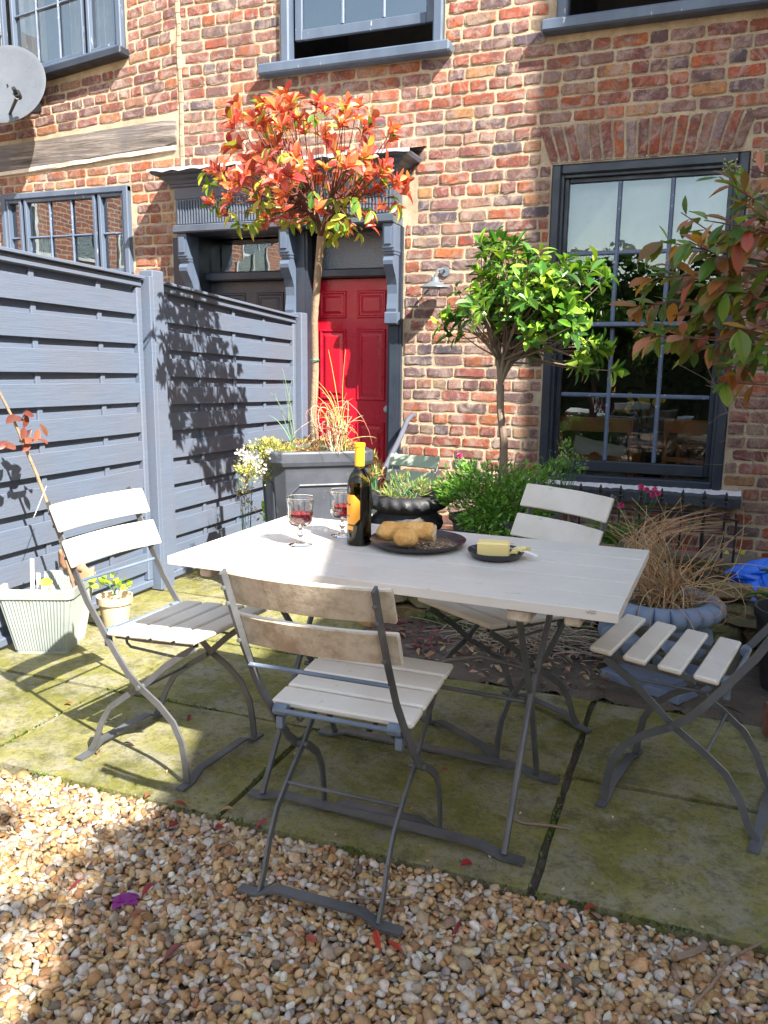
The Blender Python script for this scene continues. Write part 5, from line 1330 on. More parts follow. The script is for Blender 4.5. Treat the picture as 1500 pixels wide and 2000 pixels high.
for t in tips:
    out = (t-C2); ax = (Vector((out.x/.4, out.y/.36, out.z/.3+.9))).normalized(); ph = r3.uniform(0, 6)
    br_ = r3.random() < .35
    for i in range(r3.randint(5, 8)):
        a = ph+i*2.4; e = r3.uniform(.35, 1.5); s1 = ax.orthogonal().normalized(); s2 = ax.cross(s1); d = ax*math.cos(e)+(s1*math.cos(a)+s2*math.sin(a))*math.sin(e); d.z -= .15
        c = jc(GL[3] if br_ and r3.random() < .6 else r3.choice(GL), r3, .22); L = r3.uniform(.055, .10)
        vs, fs = leafgeo(t-ax*r3.uniform(0, .06), d, ax, L, L*r3.uniform(.36, .48), r3, curl=r3.uniform(0, .45), fold=r3.uniform(.3, .8)); leaves.append((vs, fs, c))
spread(T2, leaves, LEAFG)
# --- shrub at the right, in the shade, nearer the camera
r5 = random.Random(29)
T3 = thing('photinia_shrub', 'large-leaved shrub with green, bronze and pink leaves reaching in from the right edge', 'shrub', (.86, -2.9, 0))
base3 = Vector((.86, -2.9, 0)); cr3 = Vector((.66, -2.98, 1.35))
mb = MB(); mb.tube([base3, Vector((.78, -2.9, .6)), Vector((.72, -2.95, 1.0)), cr3], [.03, .026, .022, .018], 8); mb.obj('trunk', BARKD, T3, smooth=True)
leaves = []; BR = [(.20, .085, .02), (.28, .12, .03), (.36, .16, .09), (.16, .09, .02), (.40, .22, .04), (.30, .08, .05)]; GR3 = [(.07, .15, .02), (.13, .22, .025), (.05, .11, .015), (.18, .22, .03), (.13, .14, .02)]
def ray_pt(x, y, yw):
    d = fw*1588.8+rt*(x-750)-up*(y-1000); t = (yw-CP.y)/d.y; return CP+d*t
spots = [(1405, 345), (1465, 330), (1440, 390), (1490, 380), (1330, 415), (1375, 430), (1290, 470), (1345, 470), (1420, 450), (1470, 470), (1310, 520), (1260, 545), (1370, 520), (1440, 530), (1490, 520), (1280, 590), (1330, 570), (1400, 590), (1460, 590), (1260, 630), (1320, 640), (1380, 650), (1440, 640), (1490, 640), (1350, 690), (1400, 720), (1450, 700), (1385, 745), (1490, 720), (1250, 655), (1500, 440), (1360, 600), (1415, 680), (1240, 600), (1475, 560), (1345, 545), (1500, 590), (1430, 610), (1395, 480), (1300, 660), (1530, 400), (1540, 520), (1550, 640), (1560, 460), (1540, 700), (1470, 410), (1385, 560)]
mb_l = []
for i, (px, py) in enumerate(spots):
    t = ray_pt(px, py, -3.10+r5.uniform(-.22, .18))
    st_ = cr3+Vector((r5.uniform(-.04, .04), r5.uniform(-.05, .05), r5.uniform(-.15, .35)))
    if t.x < .55: md = st_.lerp(t, .55)+Vector((0, 0, r5.uniform(.0, .08)))
    else: md = st_.lerp(t, .5)
    mb = MB(); mb.tube(bez(st_, md, t, 7), [.0065*(1-.75*k/7) for k in range(8)], 5); mb.obj('twig', TWIG, T3, smooth=True)
    ax = (t-md).normalized(); ph = r5.uniform(0, 6); low = py > 640
    for k in range(r5.randint(8, 12)):
        a = ph+k*2.4; e = r5.uniform(.4, 1.6); s1 = ax.orthogonal().normalized(); s2 = ax.cross(s1); d = ax*math.cos(e)+(s1*math.cos(a)+s2*math.sin(a))*math.sin(e); d.z -= .45 if not (py < 400) else .05
        c = jc(r5.choice(BR) if r5.random() < .40 else r5.choice(GR3), r5, .25); L = r5.uniform(.055, .10)
        vs, fs = leafgeo(t-ax*r5.uniform(0, .14), d, Vector((r5.uniform(-.4, .4), -.5, 1)), L, L*r5.uniform(.34, .46), r5, curl=r5.uniform(-.1, .4), fold=r5.uniform(.15, .6)); leaves.append((vs, fs, c))
spread(T3, leaves, LEAFM)
mb = MB(); mb.cur = (1, 1, 1)
for (px, py) in ((1255, 555), (1430, 325), (1490, 300)):
    c = ray_pt(px, py, -3.1)
    for i in range(34):
        q_ = c+Vector((r5.uniform(-.026, .026), r5.uniform(-.02, .02), r5.uniform(-.018, .02))); mb.tube([c-Vector((0, 0, .03)), q_], .0006, 3, (.2, .25, .08)); mb.lathe([(0, -.003), (.0035, 0), (0, .003)], q_, 5, col=jc((.45, .48, .22), r5))
mb.obj('flower_buds', LEAFM, T3, kind='stuff')
# bare climbing twigs over the window corner
r6 = random.Random(6)
T4 = thing('bare_climber', 'thin leafless trailing stems in front of the window corner and right wall', 'climber', (.62, -1.2, .2))
for i in range(24):
    a = Vector((.65+r6.uniform(-.2, .2), -1.2+r6.uniform(-.1, .1), r6.uniform(.15, .5))); b = Vector((.28+r6.uniform(-.45, .25), -1.15+r6.uniform(-.15, .15), r6.uniform(.7, 1.45))); md = Vector((.5+r6.uniform(-.25, .2), -1.15, r6.uniform(.6, 1.3)))
    mb = MB(); mb.tube(bez(a, md, b, 10), [.0032*(1-.7*k/10) for k in range(11)], 5); mb.obj('stem', BARKD if i % 3 else BARK, T4, smooth=True)
# --- masses of small leaves
def bush(name, label, cat, c, rad, n, cols, r, Lr=(.02, .04), flowers=None, base=None, ax_up=.6, shape='lance', mat=LEAFG, parts=True, wk=.35, stems=20):
    t = thing(name, label, cat, (c[0], c[1], base if base is not None else c[2]-rad[2])); c = Vector(c); F = []
    mb = MB()
    for i in range(stems):
        u = Vector((r.uniform(-1, 1), r.uniform(-1, 1), r.uniform(0, 1))).normalized(); e = c+Vector((u.x*rad[0], u.y*rad[1], u.z*rad[2]))*r.uniform(.7, 1); s0 = Vector((c.x+r.uniform(-.3, .3)*rad[0], c.y+r.uniform(-.3, .3)*rad[1], (base if base is not None else c.z-rad[2])))
        mb.tube(bez(s0, s0.lerp(e, .5)+Vector((0, 0, .04)), e, 5), [.0022*(1-.6*k/5) for k in range(6)], 4)
    mb.obj('stems', STEMG, t)
    F = MB(); F.cur = (1, 1, 1); clumps = [(Vector((r.gauss(0, .5), r.gauss(0, .5), r.gauss(0, .5)))) for _ in range(max(12, n//70))]
    for i in range(n):
        k = r.choice(clumps); u = k+Vector((r.gauss(0, .16), r.gauss(0, .16), r.gauss(0, .16)))
        if u.length > 1.05: u = u.normalized()*r.uniform(.7, 1.05)
        p = c+Vector((u.x*rad[0], u.y*rad[1], u.z*rad[2])); d = Vector((u.x+r.uniform(-.8, .8), u.y+r.uniform(-.8, .8), u.z*.5+ax_up+r.uniform(-.6, .6)))
        if d.length < .01: continue
        L = r.uniform(*Lr); d.normalize(); s_ = d.cross(Vector((r.uniform(-1, 1), r.uniform(-1, 1), 1))).normalized()*L*wk/2; cc = jc(r.choice(cols), r, .25)
        F.add([p, p+d*L*.45-s_, p+d*L, p+d*L*.45+s_], [(0, 1, 2, 3)], cc)
    F.obj('foliage', mat, t, kind='stuff')
    if flowers:
        (nf, fc, fr, zmin) = flowers; G = MB(); G.cur = (1, 1, 1)
        for i in range(nf):
            u = Vector((r.uniform(-1, 1), r.uniform(-1, 1), r.uniform(zmin, 1))).normalized()*r.uniform(.85, 1.1); p = c+Vector((u.x*rad[0], u.y*rad[1], u.z*rad[2]))
            for k in range(5):
                a = k*1.2566; G.add([p, p+Vector((math.cos(a-.4), math.sin(a-.4)-.3, .3))*fr, p+Vector((math.cos(a+.4), math.sin(a+.4)-.3, .3))*fr], [(0, 1, 2)], fc)
        G.obj('flowers', LEAFM, t, kind='stuff')
    return t
r7 = random.Random(77)
GF = [(.10, .26, .03), (.16, .36, .04), (.07, .18, .03), (.20, .40, .06)]
bush('leafy_perennial', 'mound of feathery bright green foliage spilling round the lemon tree', 'plant', (-.94, -1.72, .64), (.31, .26, .19), 4200, GF, r7, (.022, .045), (24, (.85, .85, .8), .006, 0), base=.45)
bush('leafy_perennial', 'trailing green foliage hanging over the front of the dark square planter', 'plant', (-.82, -1.93, .52), (.26, .10, .12), 1500, GF, r7, (.02, .04), base=.45, ax_up=0)
bush('leafy_perennial', 'airy green stems leaning against the left edge of the sash window', 'plant', (-.66, -1.45, .74), (.13, .13, .16), 520, GF, r7, (.015, .03), (14, (.85, .85, .8), .006, 0), base=.5)
bush('alyssum', 'clump of yellow-green alyssum with white flowers spilling from the lead planter', 'plant', (-2.09, -2.07, .77), (.17, .14, .12), 2600, [(.40, .42, .10), (.50, .50, .16), (.26, .30, .06), (.45, .36, .12)], r7, (.010, .022), None, base=.82, wk=.5)
F = MB(); F.cur = (1, 1, 1)
for c_ in ((-2.20, -2.15, .83), (-2.10, -2.20, .80), (-2.02, -2.17, .84), (-2.22, -2.06, .80), (-2.05, -2.21, .76)):
    for i in range(26):
        p = Vector(c_)+Vector((r7.gauss(0, .02), r7.gauss(0, .015), r7.gauss(0, .013)))
        for k in range(4): a = k*1.57; F.add([p, p+Vector((math.cos(a-.5)*.007, -.003, math.sin(a-.5)*.007)), p+Vector((math.cos(a+.5)*.007, -.003, math.sin(a+.5)*.007))], [(0, 1, 2)], (.85, .84, .82))
o = F.obj('white_flowers', LEAFM, None, kind='stuff'); tag(o, 'white alyssum flower heads on the spilling clump', 'flowers')
bush('sedum_mat', 'low reddish sedum carpet on the soil of the lead planter', 'plant', (-1.90, -1.84, .845), (.21, .21, .035), 1500, [(.45, .30, .10), (.40, .16, .08), (.35, .38, .10)], r7, (.012, .025), None, base=.82)
bush('weeds', 'grassy weeds growing in the black urn', 'plant', (-1.435, -1.72, .62), (.19, .18, .06), 500, [(.14, .26, .05), (.22, .30, .08), (.35, .28, .12)], r7, (.03, .07), None, base=.58, wk=.12)
bush('weeds', 'small weeds sprouting between the bottle and the handrail', 'plant', (-1.66, -1.65, .70), (.06, .08, .10), 160, [(.30, .34, .08), (.4, .2, .08)], r7, (.02, .04), None, base=.6, wk=.3)
bush('moss', 'green moss and weeds at the foot of the low wall', 'plant', (-.98, -2.10, .05), (.42, .05, .05), 1500, [(.06, .15, .02), (.1, .2, .03)], r7, (.008, .018), None, base=0, stems=3)
bush('ivy_leaves', 'yellow-green leaves growing on the wall foot at the right', 'plant', (.25, -.5, .13), (.07, .05, .05), 40, [(.45, .42, .05), (.3, .35, .05)], r7, (.025, .045), None, wk=.8, stems=4)
# yellow-green seedlings
bush('seedlings', 'yellow-green seedlings in the small worn pot', 'plant', (-2.58, -2.72, .22), (.06, .06, .045), 30, [(.30, .42, .04), (.22, .36, .04)], r7, (.025, .045), None, base=.17, wk=.9, stems=8)
bush('nasturtium', 'yellow-green nasturtium leaves climbing beside the fence', 'plant', (-2.32, -1.62, .38), (.06, .06, .19), 110, [(.38, .62, .04), (.28, .5, .04)], r7, (.03, .05), None, base=.18, wk=.95, stems=8)
bush('dry_weed', 'dried yellowish weed stalks standing against the fence', 'plant', (-2.50, -1.60, .5), (.08, .05, .30), 150, [(.35, .28, .12), (.28, .26, .1)], r7, (.02, .035), None, base=0, wk=.4, stems=10)
# --- grasses and curls (tubes / blades)
def blades(name, label, cat, c, n, fn, mat, cols, r, rad=.002, kind=None, seg=9):
    t = thing(name, label, cat, c); mb = MB(); mb.cur = (1, 1, 1)
    for i in range(n):
        pts = fn(i, r); m_ = len(pts); mb.tube(pts, [rad*(1-.7*k/(m_-1)) for k in range(m_)], 4, jc(r.choice(cols), r, .25))
    mb.obj('stems', mat, t, kind='stuff'); return t
def curl(i, r, c=(-1.72, -2.0, .83), h=.30, sp=.15):
    p = Vector(c)+Vector((r.uniform(-.03, .03), r.uniform(-.03, .03), 0)); a = r.uniform(0, 6.28); e = r.uniform(.03, sp); hh = r.uniform(.3, 1)*h; out = []
    for k in range(12):
        t = k/11; out.append(p+Vector((math.cos(a+t*3)*e*t*1.5, math.sin(a+t*3)*e*t*1.2, hh*math.sin(t*math.pi*r_k(i))*1.0)))
    return out
def r_k(i): return .5+(i % 5)*.11
blades('dry_grass', 'curly cream and pink dried plant in the lead planter against the red door', 'plant', (-1.72, -2.0, .83), 40, curl, DRY, [(.62, .50, .34), (.55, .22, .14), (.5, .42, .16), (.5, .38, .28), (.22, .3, .08)], r7, .0030)
blades('upright_weed', 'upright green stems beside the photinia stem', 'plant', (-2.0, -1.95, .83), 7, lambda i, r: bez(Vector((-2.0, -1.93, .82)), Vector((-2.04+r.uniform(-.05, .05), -1.95, 1.0)), Vector((-2.06+r.uniform(-.1, .09), -1.95+r.uniform(-.05, .05), r.uniform(1.0, 1.3)))), DRY, [(.14, .26, .12), (.2, .3, .12)], r7, .003)
blades('upright_weed', 'tall golden stalks in front of the red door', 'plant', (-1.70, -1.97, .83), 8, lambda i, r: bez(Vector((-1.70+r.uniform(-.02, .02), -1.97, .83)), Vector((-1.72, -1.98, 1.1)), Vector((-1.72+r.uniform(-.12, .10), -1.98+r.uniform(-.05, .05), r.uniform(1.1, 1.36)))), DRY, [(.5, .42, .14), (.42, .45, .12)], r7, .003)
def tangle(i, r):
    a = r.uniform(0, 6.28); p = Vector((-.075+.14*math.cos(a)*r.random(), -2.41+.13*math.sin(a)*r.random(), .345)); dirn = Vector((r.gauss(-.05, .6), r.gauss(.1, .5), r.uniform(.5, 1.5))).normalized(); out = [p]; q_ = p.copy(); ax = Vector((r.uniform(-1, 1), r.uniform(-1, 1), r.uniform(-1, 1))).normalized(); cv = r.uniform(.08, .5)
    for k in range(13):
        dirn = (Matrix.Rotation(cv*r.uniform(.6, 1.3), 3, ax) @ dirn).normalized(); q_ = q_+dirn*r.uniform(.028, .045)
        if q_.z < .33: q_.z = .33
        out.append(q_.copy())
    return out
blades('dried_stems', 'tangle of dry tan curling stems in the blue-grey urn', 'plant', (-.075, -2.41, .345), 130, tangle, DRY, [(.40, .24, .11), (.5, .34, .18), (.3, .15, .07), (.56, .42, .25)], r7, .0028)
def sweep(i, r):
    p = Vector((-.15+r.uniform(-.08, .08), -2.4+r.uniform(-.06, .06), .40)); e = Vector((.02+r.uniform(-.12, .14), -1.9+r.uniform(-.1, .1), .60+r.uniform(-.06, .08))); return bez(p, Vector((-.34+r.uniform(-.05, .1), -2.3, .62)), e, 9)
blades('dried_stems', 'arching dry stems sweeping from the blue-grey urn up to the railings', 'plant', (-.15, -2.4, .40), 26, sweep, DRY, [(.45, .29, .14), (.52, .36, .2)], r7, .0026)
def tuft(c, h, sp):
    def f(i, r):
        p = Vector(c)+Vector((r.uniform(-.03, .03), r.uniform(-.02, .02), 0)); e = p+Vector((r.uniform(-sp, sp), r.uniform(-sp, sp)*.7, h*r.uniform(.4, 1))); return bez(p, p.lerp(e, .4)+Vector((0, 0, h*.4)), e, 5)
    return f
blades('thrift', 'tuft of grassy green thrift leaves by the railings', 'plant', (-.36, -1.72, .40), 130, tuft((-.36, -1.72, .42), .13, .15), LEAFG, [(.06, .18, .03), (.1, .22, .04)], r7, .003)
blades('thrift', 'yellowish grass tuft left of the thrift', 'plant', (-.52, -1.80, .38), 60, tuft((-.50, -1.80, .42), .09, .12), LEAFG, [(.25, .28, .06), (.15, .25, .04)], r7, .0028)
for i, (px, py, lab) in enumerate(((1252, 951, 'leftmost pink thrift flower above the railings'), (1263, 957, 'small pink thrift flower left of the tight group'), (1275, 967, 'lowest pink thrift flower of the tight group'), (1279, 957, 'topmost pink thrift flower of the tight group'), (1285, 963, 'rightmost pink thrift flower of the tight group'), (1213, 987, 'single pink thrift flower low against the railings'), (898, 890, 'single pink flower in front of the sunlit brick left of the lemon tree'))):
    p = ray_pt(px, py, -1.72); t = thing('thrift_flower', lab, 'flower', tuple(p), group='pink thrift flowers'); bs = Vector((-.36, -1.72, .44)) if i < 6 else Vector((-1.1, -1.75, .55))
    mb = MB(); mb.tube(bez(bs, Vector((p.x, p.y, (p.z+bs.z)/2)), p, 5), .0016, 4); mb.obj('stem', STEMG, t)
    mb = MB(); mb.cur = (1, 1, 1)
    for k in range(40):
        u = Vector((r7.gauss(0, 1), r7.gauss(0, 1), r7.gauss(0, 1))).normalized(); s_ = u.orthogonal().normalized()*.004; q_ = p+u*.004; mb.add([q_-s_, q_+s_, q_+u*.011+s_, q_+u*.011-s_], [(0, 1, 2, 3)], jc((.55, .05, .22), r7))
    mb.obj('flower_head', LEAFM, t)
# strap leaves right edge
t = thing('strap_leaf_plant', 'long dark green strap leaves in the tall pot at the right edge', 'plant', (.42, -2.28, .34)); 
for i, (e, hh) in enumerate((((.22, -2.38, .40), .44), ((.27, -2.34, .50), .52), ((.34, -2.45, .38), .46), ((.5, -2.4, .55), .6), ((.3, -2.2, .46), .5))):
    mb = MB(); mb.cur = (1, 1, 1); pp = bez(Vector((.42, -2.28, .32)), Vector(((.42+e[0])/2, (-2.28+e[1])/2, hh)), Vector(e), 8); n_ = len(pp)
    vs = []
    for k, q_ in enumerate(pp): w_ = .016*(1-(k/(n_-1))**2)+.001; vs += [q_+Vector((0, w_, .008)), q_, q_+Vector((0, -w_, .008))]
    mb.add(vs, [(3*k+a, 3*k+a+1, 3*k+a+4, 3*k+a+3) for k in range(n_-1) for a in (0, 1)], (.05, .14, .03)); mb.obj('leaf', LEAFG, t, smooth=True)
# sapling leaning at the left
sp_ = thing('sapling', 'thin bare leaning sapling with copper leaves and a white tag', 'sapling', (-2.66, -2.93, .2))
mb = MB(); mb.tube([(-2.62, -2.92, .18), (-2.63, -3.0, .5), (-2.64, -3.10, .80), (-2.65, -3.2, 1.05), (-2.66, -3.36, 1.36), (-2.67, -3.45, 1.6)], [.008, .0075, .007, .006, .005, .004], 7); mb.obj('stem', BARK, sp_, smooth=True)
mb = MB(); mb.board((-2.625, -3.07, .745), (-2.60, -3.17, .64), (0, .012, .014), (.0015, 0, 0)); mb.obj('plant_tag', WHITEP, sp_)
for i in range(16):
    c_ = Vector((-2.62+r7.uniform(-.02, .04), -3.17+r7.uniform(-.08, .06), .98+r7.uniform(-.06, .12))); d = Vector((r7.uniform(-.3, .3), r7.uniform(-1, .2), r7.uniform(-.7, .3)))
    mb = MB(); mb.cur = (1, 1, 1); vs, fs = leafgeo(c_, d, Vector((1, 0, .6)), r7.uniform(.05, .08), .032, r7); mb.add(vs, fs, jc(r7.choice([(.16, .05, .04), (.24, .08, .05), (.12, .045, .04)]), r7)); mb.obj('leaf', LEAFM, sp_, smooth=True)
sl_ = thing('seedling', 'single broad lime green leaf plant growing in the ribbed tub', 'plant', (-2.63, -3.08, .2))
for (p, d, L, c_) in (((-2.62, -3.10, .30), (.3, .1, -.8), .075, (.20, .42, .03)), ((-2.63, -3.06, .32), (-.2, -.8, .1), .06, (.45, .5, .06)), ((-2.56, -2.93, .30), (.4, .7, .1), .05, (.3, .55, .04)), ((-2.57, -2.90, .27), (.5, .4, -.2), .045, (.3, .55, .04))):
    mb = MB(); mb.cur = (1, 1, 1); vs, fs = leafgeo(Vector(p), Vector(d), Vector((1, -.3, .6)), L, L*.62, r7, shape='round'); mb.add(vs, fs, c_); mb.obj('leaf', LEAFM, sl_, smooth=True)
mb = MB(); mb.tube([(-2.64, -3.06, .19), (-2.635, -3.07, .26), (-2.62, -3.10, .30)], .002, 5); mb.obj('stem', STEMG, sl_)
# fallen leaves
FL = [(133, 1375, 'orange fallen leaf on the sunlit paving between tub and chair', (.5, .17, .05)), (370, 1403, 'dusky red fallen leaf on the paving right of the left chair', (.32, .07, .06)), (190, 1470, 'salmon pink fallen leaf at the rear foot of the left chair', (.6, .2, .1)), (250, 1455, 'dark shrivelled leaf under the left chair', (.1, .04, .04)), (868, 1505, 'red fallen leaf on the paving under the table', (.45, .06, .06)),
      (290, 1555, 'orange fallen leaf where sunlit gravel meets the paving', (.6, .2, .08)), (352, 1570, 'red fallen leaf at the gravel edge below the left chair', (.5, .06, .05)), (443, 1583, 'tan curled leaf standing at the slab corner', (.5, .32, .12)), (425, 1618, 'dark red fallen leaf on gravel near the slab joint', (.36, .04, .05)), (340, 1615, 'red fallen leaf lying on the gravel left of the dark red one', (.4, .06, .07)),
      (512, 1607, 'upright red leaf on gravel left of the front chair', (.5, .05, .05)), (290, 1740, 'dark pink fallen leaf right of the magenta petal', (.42, .05, .09)), (150, 1727, 'crimson fallen leaf near the dappled light', (.4, .04, .07)), (605, 1838, 'coral pink leaf on gravel near the bottom centre', (.6, .16, .14)), (735, 1833, 'bright red-orange leaf under the front chair bar', (.68, .09, .04)),
      (340, 1858, 'dark curled red leaf low on the gravel', (.25, .03, .04)), (895, 1810, 'long narrow dark red leaf right of the front chair', (.3, .04, .04)), (1095, 1890, 'large brown-pink dead leaf on the lower gravel', (.42, .18, .12)), (1153, 1777, 'small red-brown leaf near the slab edge on the right', (.4, .09, .05)), (912, 1690, 'bright red leaf at the foot bar end of the table', (.55, .04, .06)), (770, 1850, 'scarlet leaf tip under the foot of the front chair', (.6, .06, .03)), (268, 1790, 'brown-red leaf beside the magenta petal', (.4, .14, .08))]
for i, (px, py, lab, c_) in enumerate(FL):
    d_ = fw*1588.8+rt*(px-750)-up*(py-1000); z0 = .004 if py < 1540 else .004; t_ = (z0-CP.z)/d_.z; p = CP+d_*t_
    a = r7.uniform(0, 6.28); L = r7.uniform(.036, .058)*(1.35 if 'large' in lab or 'long' in lab else 1); mb = MB(); mb.cur = (1, 1, 1)
    vs, fs = leafgeo(p-Vector((math.cos(a), math.sin(a), 0))*L/2+Vector((0, 0, .006)), Vector((math.cos(a), math.sin(a), r7.uniform(0, .25))), Vector((r7.uniform(-.5, .5), r7.uniform(-.7, 0), 1)), L, L*(.34 if 'narrow' not in lab else .2), r7, curl=r7.uniform(.3, .8), fold=r7.uniform(.6, 1.3)); mb.add(vs, fs, tuple(q*.62+.012 for q in c_)); o = mb.obj('fallen_leaf', LEAFM, None, smooth=True); tag(o, lab, 'leaf', 'leaves fallen on the ground')
d_ = fw*1588.8+rt*(245-750)-up*(1768-1000); p = CP+d_*((-.01-CP.z)/d_.z); mb = MB(); mb.cur = (1, 1, 1)
for k in range(5):
    a = k*1.1; vs, fs = leafgeo(p+Vector((0, 0, .01)), Vector((math.cos(a), math.sin(a), .5)), Vector((0, 0, 1)), .032, .028, r7, curl=.5, shape='round'); mb.add(vs, fs, (.24, .02, .22))
o = mb.obj('fallen_petals', LEAFM, None, smooth=True); tag(o, 'crumpled magenta petals on the gravel', 'petals')
# twigs on the ground
def gp(px, py, z=.004):
    d_ = fw*1588.8+rt*(px-750)-up*(py-1000); return CP+d_*((z-CP.z)/d_.z)
for (pp, rad, lab) in (([(980, 1590), (1020, 1607), (1070, 1612), (1110, 1618)], .004, 'dead twig lying across the slab joint under the table'), ([(1320, 1870), (1350, 1862), (1375, 1850)], .008, 'short thick dark stick on the right-hand gravel'), ([(1350, 1965), (1385, 1930), (1430, 1870), (1490, 1840)], .003, 'long thin curved twig on the gravel at the right edge'), ([(700, 1753), (760, 1757), (800, 1752)], .0025, 'thin pale twig on the gravel left of the front chair')):
    mb = MB(); mb.tube([gp(a, b, .004+rad*.6+(.004 if b > 1640 else 0)) for a, b in pp], rad, 6); o = mb.obj('twig', BARKD, None, smooth=True); tag(o, lab, 'twig')
# leaf litter and dead stems behind the table
lt = MB(); lt.cur = (1, 1, 1); r8 = random.Random(8)
for i in range(620):
    x = r8.uniform(-1.45, -.25); y = -2.3+r8.gauss(0, .17); 
    if y > -2.07: continue
    if x < -1.0: c_ = jc(r8.choice([(.28, .04, .05), (.18, .12, .14), (.3, .18, .1), (.2, .03, .05), (.12, .09, .09)]), r8)
    else: c_ = jc(r8.choice([(.32, .22, .14), (.22, .14, .09), (.2, .1, .07), (.4, .3, .2)]), r8)
    a = r8.uniform(0, 6.28); L = r8.uniform(.02, .055); vs, fs = leafgeo(Vector((x, y, .008+r8.uniform(0, .03))), Vector((math.cos(a), math.sin(a), r8.uniform(-.2, .4))), Vector((r8.uniform(-.6, .6), r8.uniform(-.6, .6), 1)), L, L*.4, r8, curl=.3, fold=.5); lt.add(vs, fs, c_)
for i in range(330):
    c0 = Vector((r8.gauss(-.62, .16), r8.gauss(-2.25, .07), .02+r8.uniform(0, .10))); a = r8.uniform(0, 6.28); L = r8.uniform(.08, .22); e = c0+Vector((math.cos(a)*L, math.sin(a)*L*.5, r8.uniform(-.03, .03))); lt.tube(bez(c0, c0.lerp(e, .5)+Vector((r8.uniform(-.03, .03), r8.uniform(-.03, .03), r8.uniform(0, .05))), e, 4), .0017, 3, jc(r8.choice([(.42, .36, .28), (.34, .27, .2), (.5, .44, .36)]), r8))
lto = lt.obj('leaf_litter', DRY, None, kind='stuff'); tag(lto, 'dead leaves and a nest of dry stems at the foot of the low wall', 'leaf litter')
sb = MB(); sb.cur = (1, 1, 1); vs = []; nx, ny = 40, 14
for j in range(ny+1):
    for i in range(nx+1): x = -1.46+1.9*i/nx; y = -2.665+.65*j/ny; e = (.0 if j in (0,) else 1); vs.append((x, y+(0.03*math.sin(i*1.3)+.02*math.sin(i*3.1) if j < 2 else 0), -.012+e*(.012+r8.uniform(0, .010))+.02*max(0, (j-9)/5)))
sb.add(vs, [(j*(nx+1)+i, j*(nx+1)+i+1, (j+1)*(nx+1)+i+1, (j+1)*(nx+1)+i) for j in range(ny) for i in range(nx)]); sb.obj('soil_strip', SOILM, kind='structure')

# ================================================================= SURROUNDINGS OUT OF FRAME (added shade casters, and what shows in the panes)
PLAINB = None
def mk_plainbrick():
    k = M('distant_brick'); t = k.N.new('ShaderNodeTexBrick'); t.inputs['Scale'].default_value = 1; t.inputs['Brick Width'].default_value = .235; t.inputs['Row Height'].default_value = .085; t.inputs['Mortar Size'].default_value = .011
    t.inputs['Color1'].default_value = (.36, .12, .06, 1); t.inputs['Color2'].default_value = (.22, .08, .06, 1); t.inputs['Mortar'].default_value = (.4, .33, .25, 1)
    s_ = k.N.new('ShaderNodeSeparateXYZ'); k.link(k.pos, s_.inputs[0]); a = k.N.new('ShaderNodeMath'); a.operation = 'ADD'; k.link(s_.outputs[0], a.inputs[0]); k.link(s_.outputs[1], a.inputs[1]); c = k.N.new('ShaderNodeCombineXYZ'); k.link(a.outputs[0], c.inputs[0]); k.link(s_.outputs[2], c.inputs[1]); k.link(c.outputs[0], t.inputs['Vector'])
    k.base(t.outputs[0]); k.rough(.9); return k.m
PLAINB = mk_plainbrick(); ROOFT = paint('slate_roof', (.10, .10, .115), rough=.8, obj=False); WHITEW = paint('white_window_frame', (.75, .75, .72), rough=.5)
def block(name, label, x0, x1, y0, y1, h, wins=(), roof=None):
    t = thing(name, label, 'building', ((x0+x1)/2, (y0+y1)/2, 0)); mb = MB(); mb.box(x0, x1, y0, y1, -.03, h); mb.obj('wall', PLAINB, t)
    if roof: mb = MB(); mb.add([(x0-.15, y0-.15, h), (x1+.15, y0-.15, h), (x1+.15, y1+.15, h), (x0-.15, y1+.15, h), ((x0+x1)/2, y0-.15, h+roof), ((x0+x1)/2, y1+.15, h+roof)], [(0, 1, 4), (3, 5, 2), (0, 4, 5, 3), (1, 2, 5, 4), (0, 3, 2, 1)]); mb.obj('roof', ROOFT, t)
    for (axis, c, a, b, z0, z1) in wins:
        mb = MB(); s_ = .06
        if axis == 'x': q = lambda u, w, o: (c+o, u, w)
        else: q = lambda u, w, o: (u, c+o, w)
        def bar(a0, a1, b0, b1, o0, o1):
            p = [q(a0, b0, o0), q(a1, b0, o0), q(a1, b1, o0), q(a0, b1, o0), q(a0, b0, o1), q(a1, b0, o1), q(a1, b1, o1), q(a0, b1, o1)]; mb.add(p, [(0,3,2,1),(4,5,6,7),(0,1,5,4),(1,2,6,5),(2,3,7,6),(3,0,4,7)])
        bar(a, a+s_, z0, z1, 0, .05); bar(b-s_, b, z0, z1, 0, .05); bar(a+s_, b-s_, z0, z0+s_, 0, .05); bar(a+s_, b-s_, z1-s_, z1, 0, .05); bar((a+b)/2-.02, (a+b)/2+.02, z0+s_, z1-s_, 0, .04); bar(a+s_, b-s_, (z0+z1)/2-.03, (z0+z1)/2+.03, 0, .045)
        w_ = mb.obj('window', WHITEW, t); mb = MB(); mb.add([q(a+.01, z0+.01, .012), q(b-.01, z0+.01, .012), q(b-.01, z1-.01, .012), q(a+.01, z1-.01, .012)], [(0, 1, 2, 3)]); mb.obj('pane', PANEM, w_)
    return t
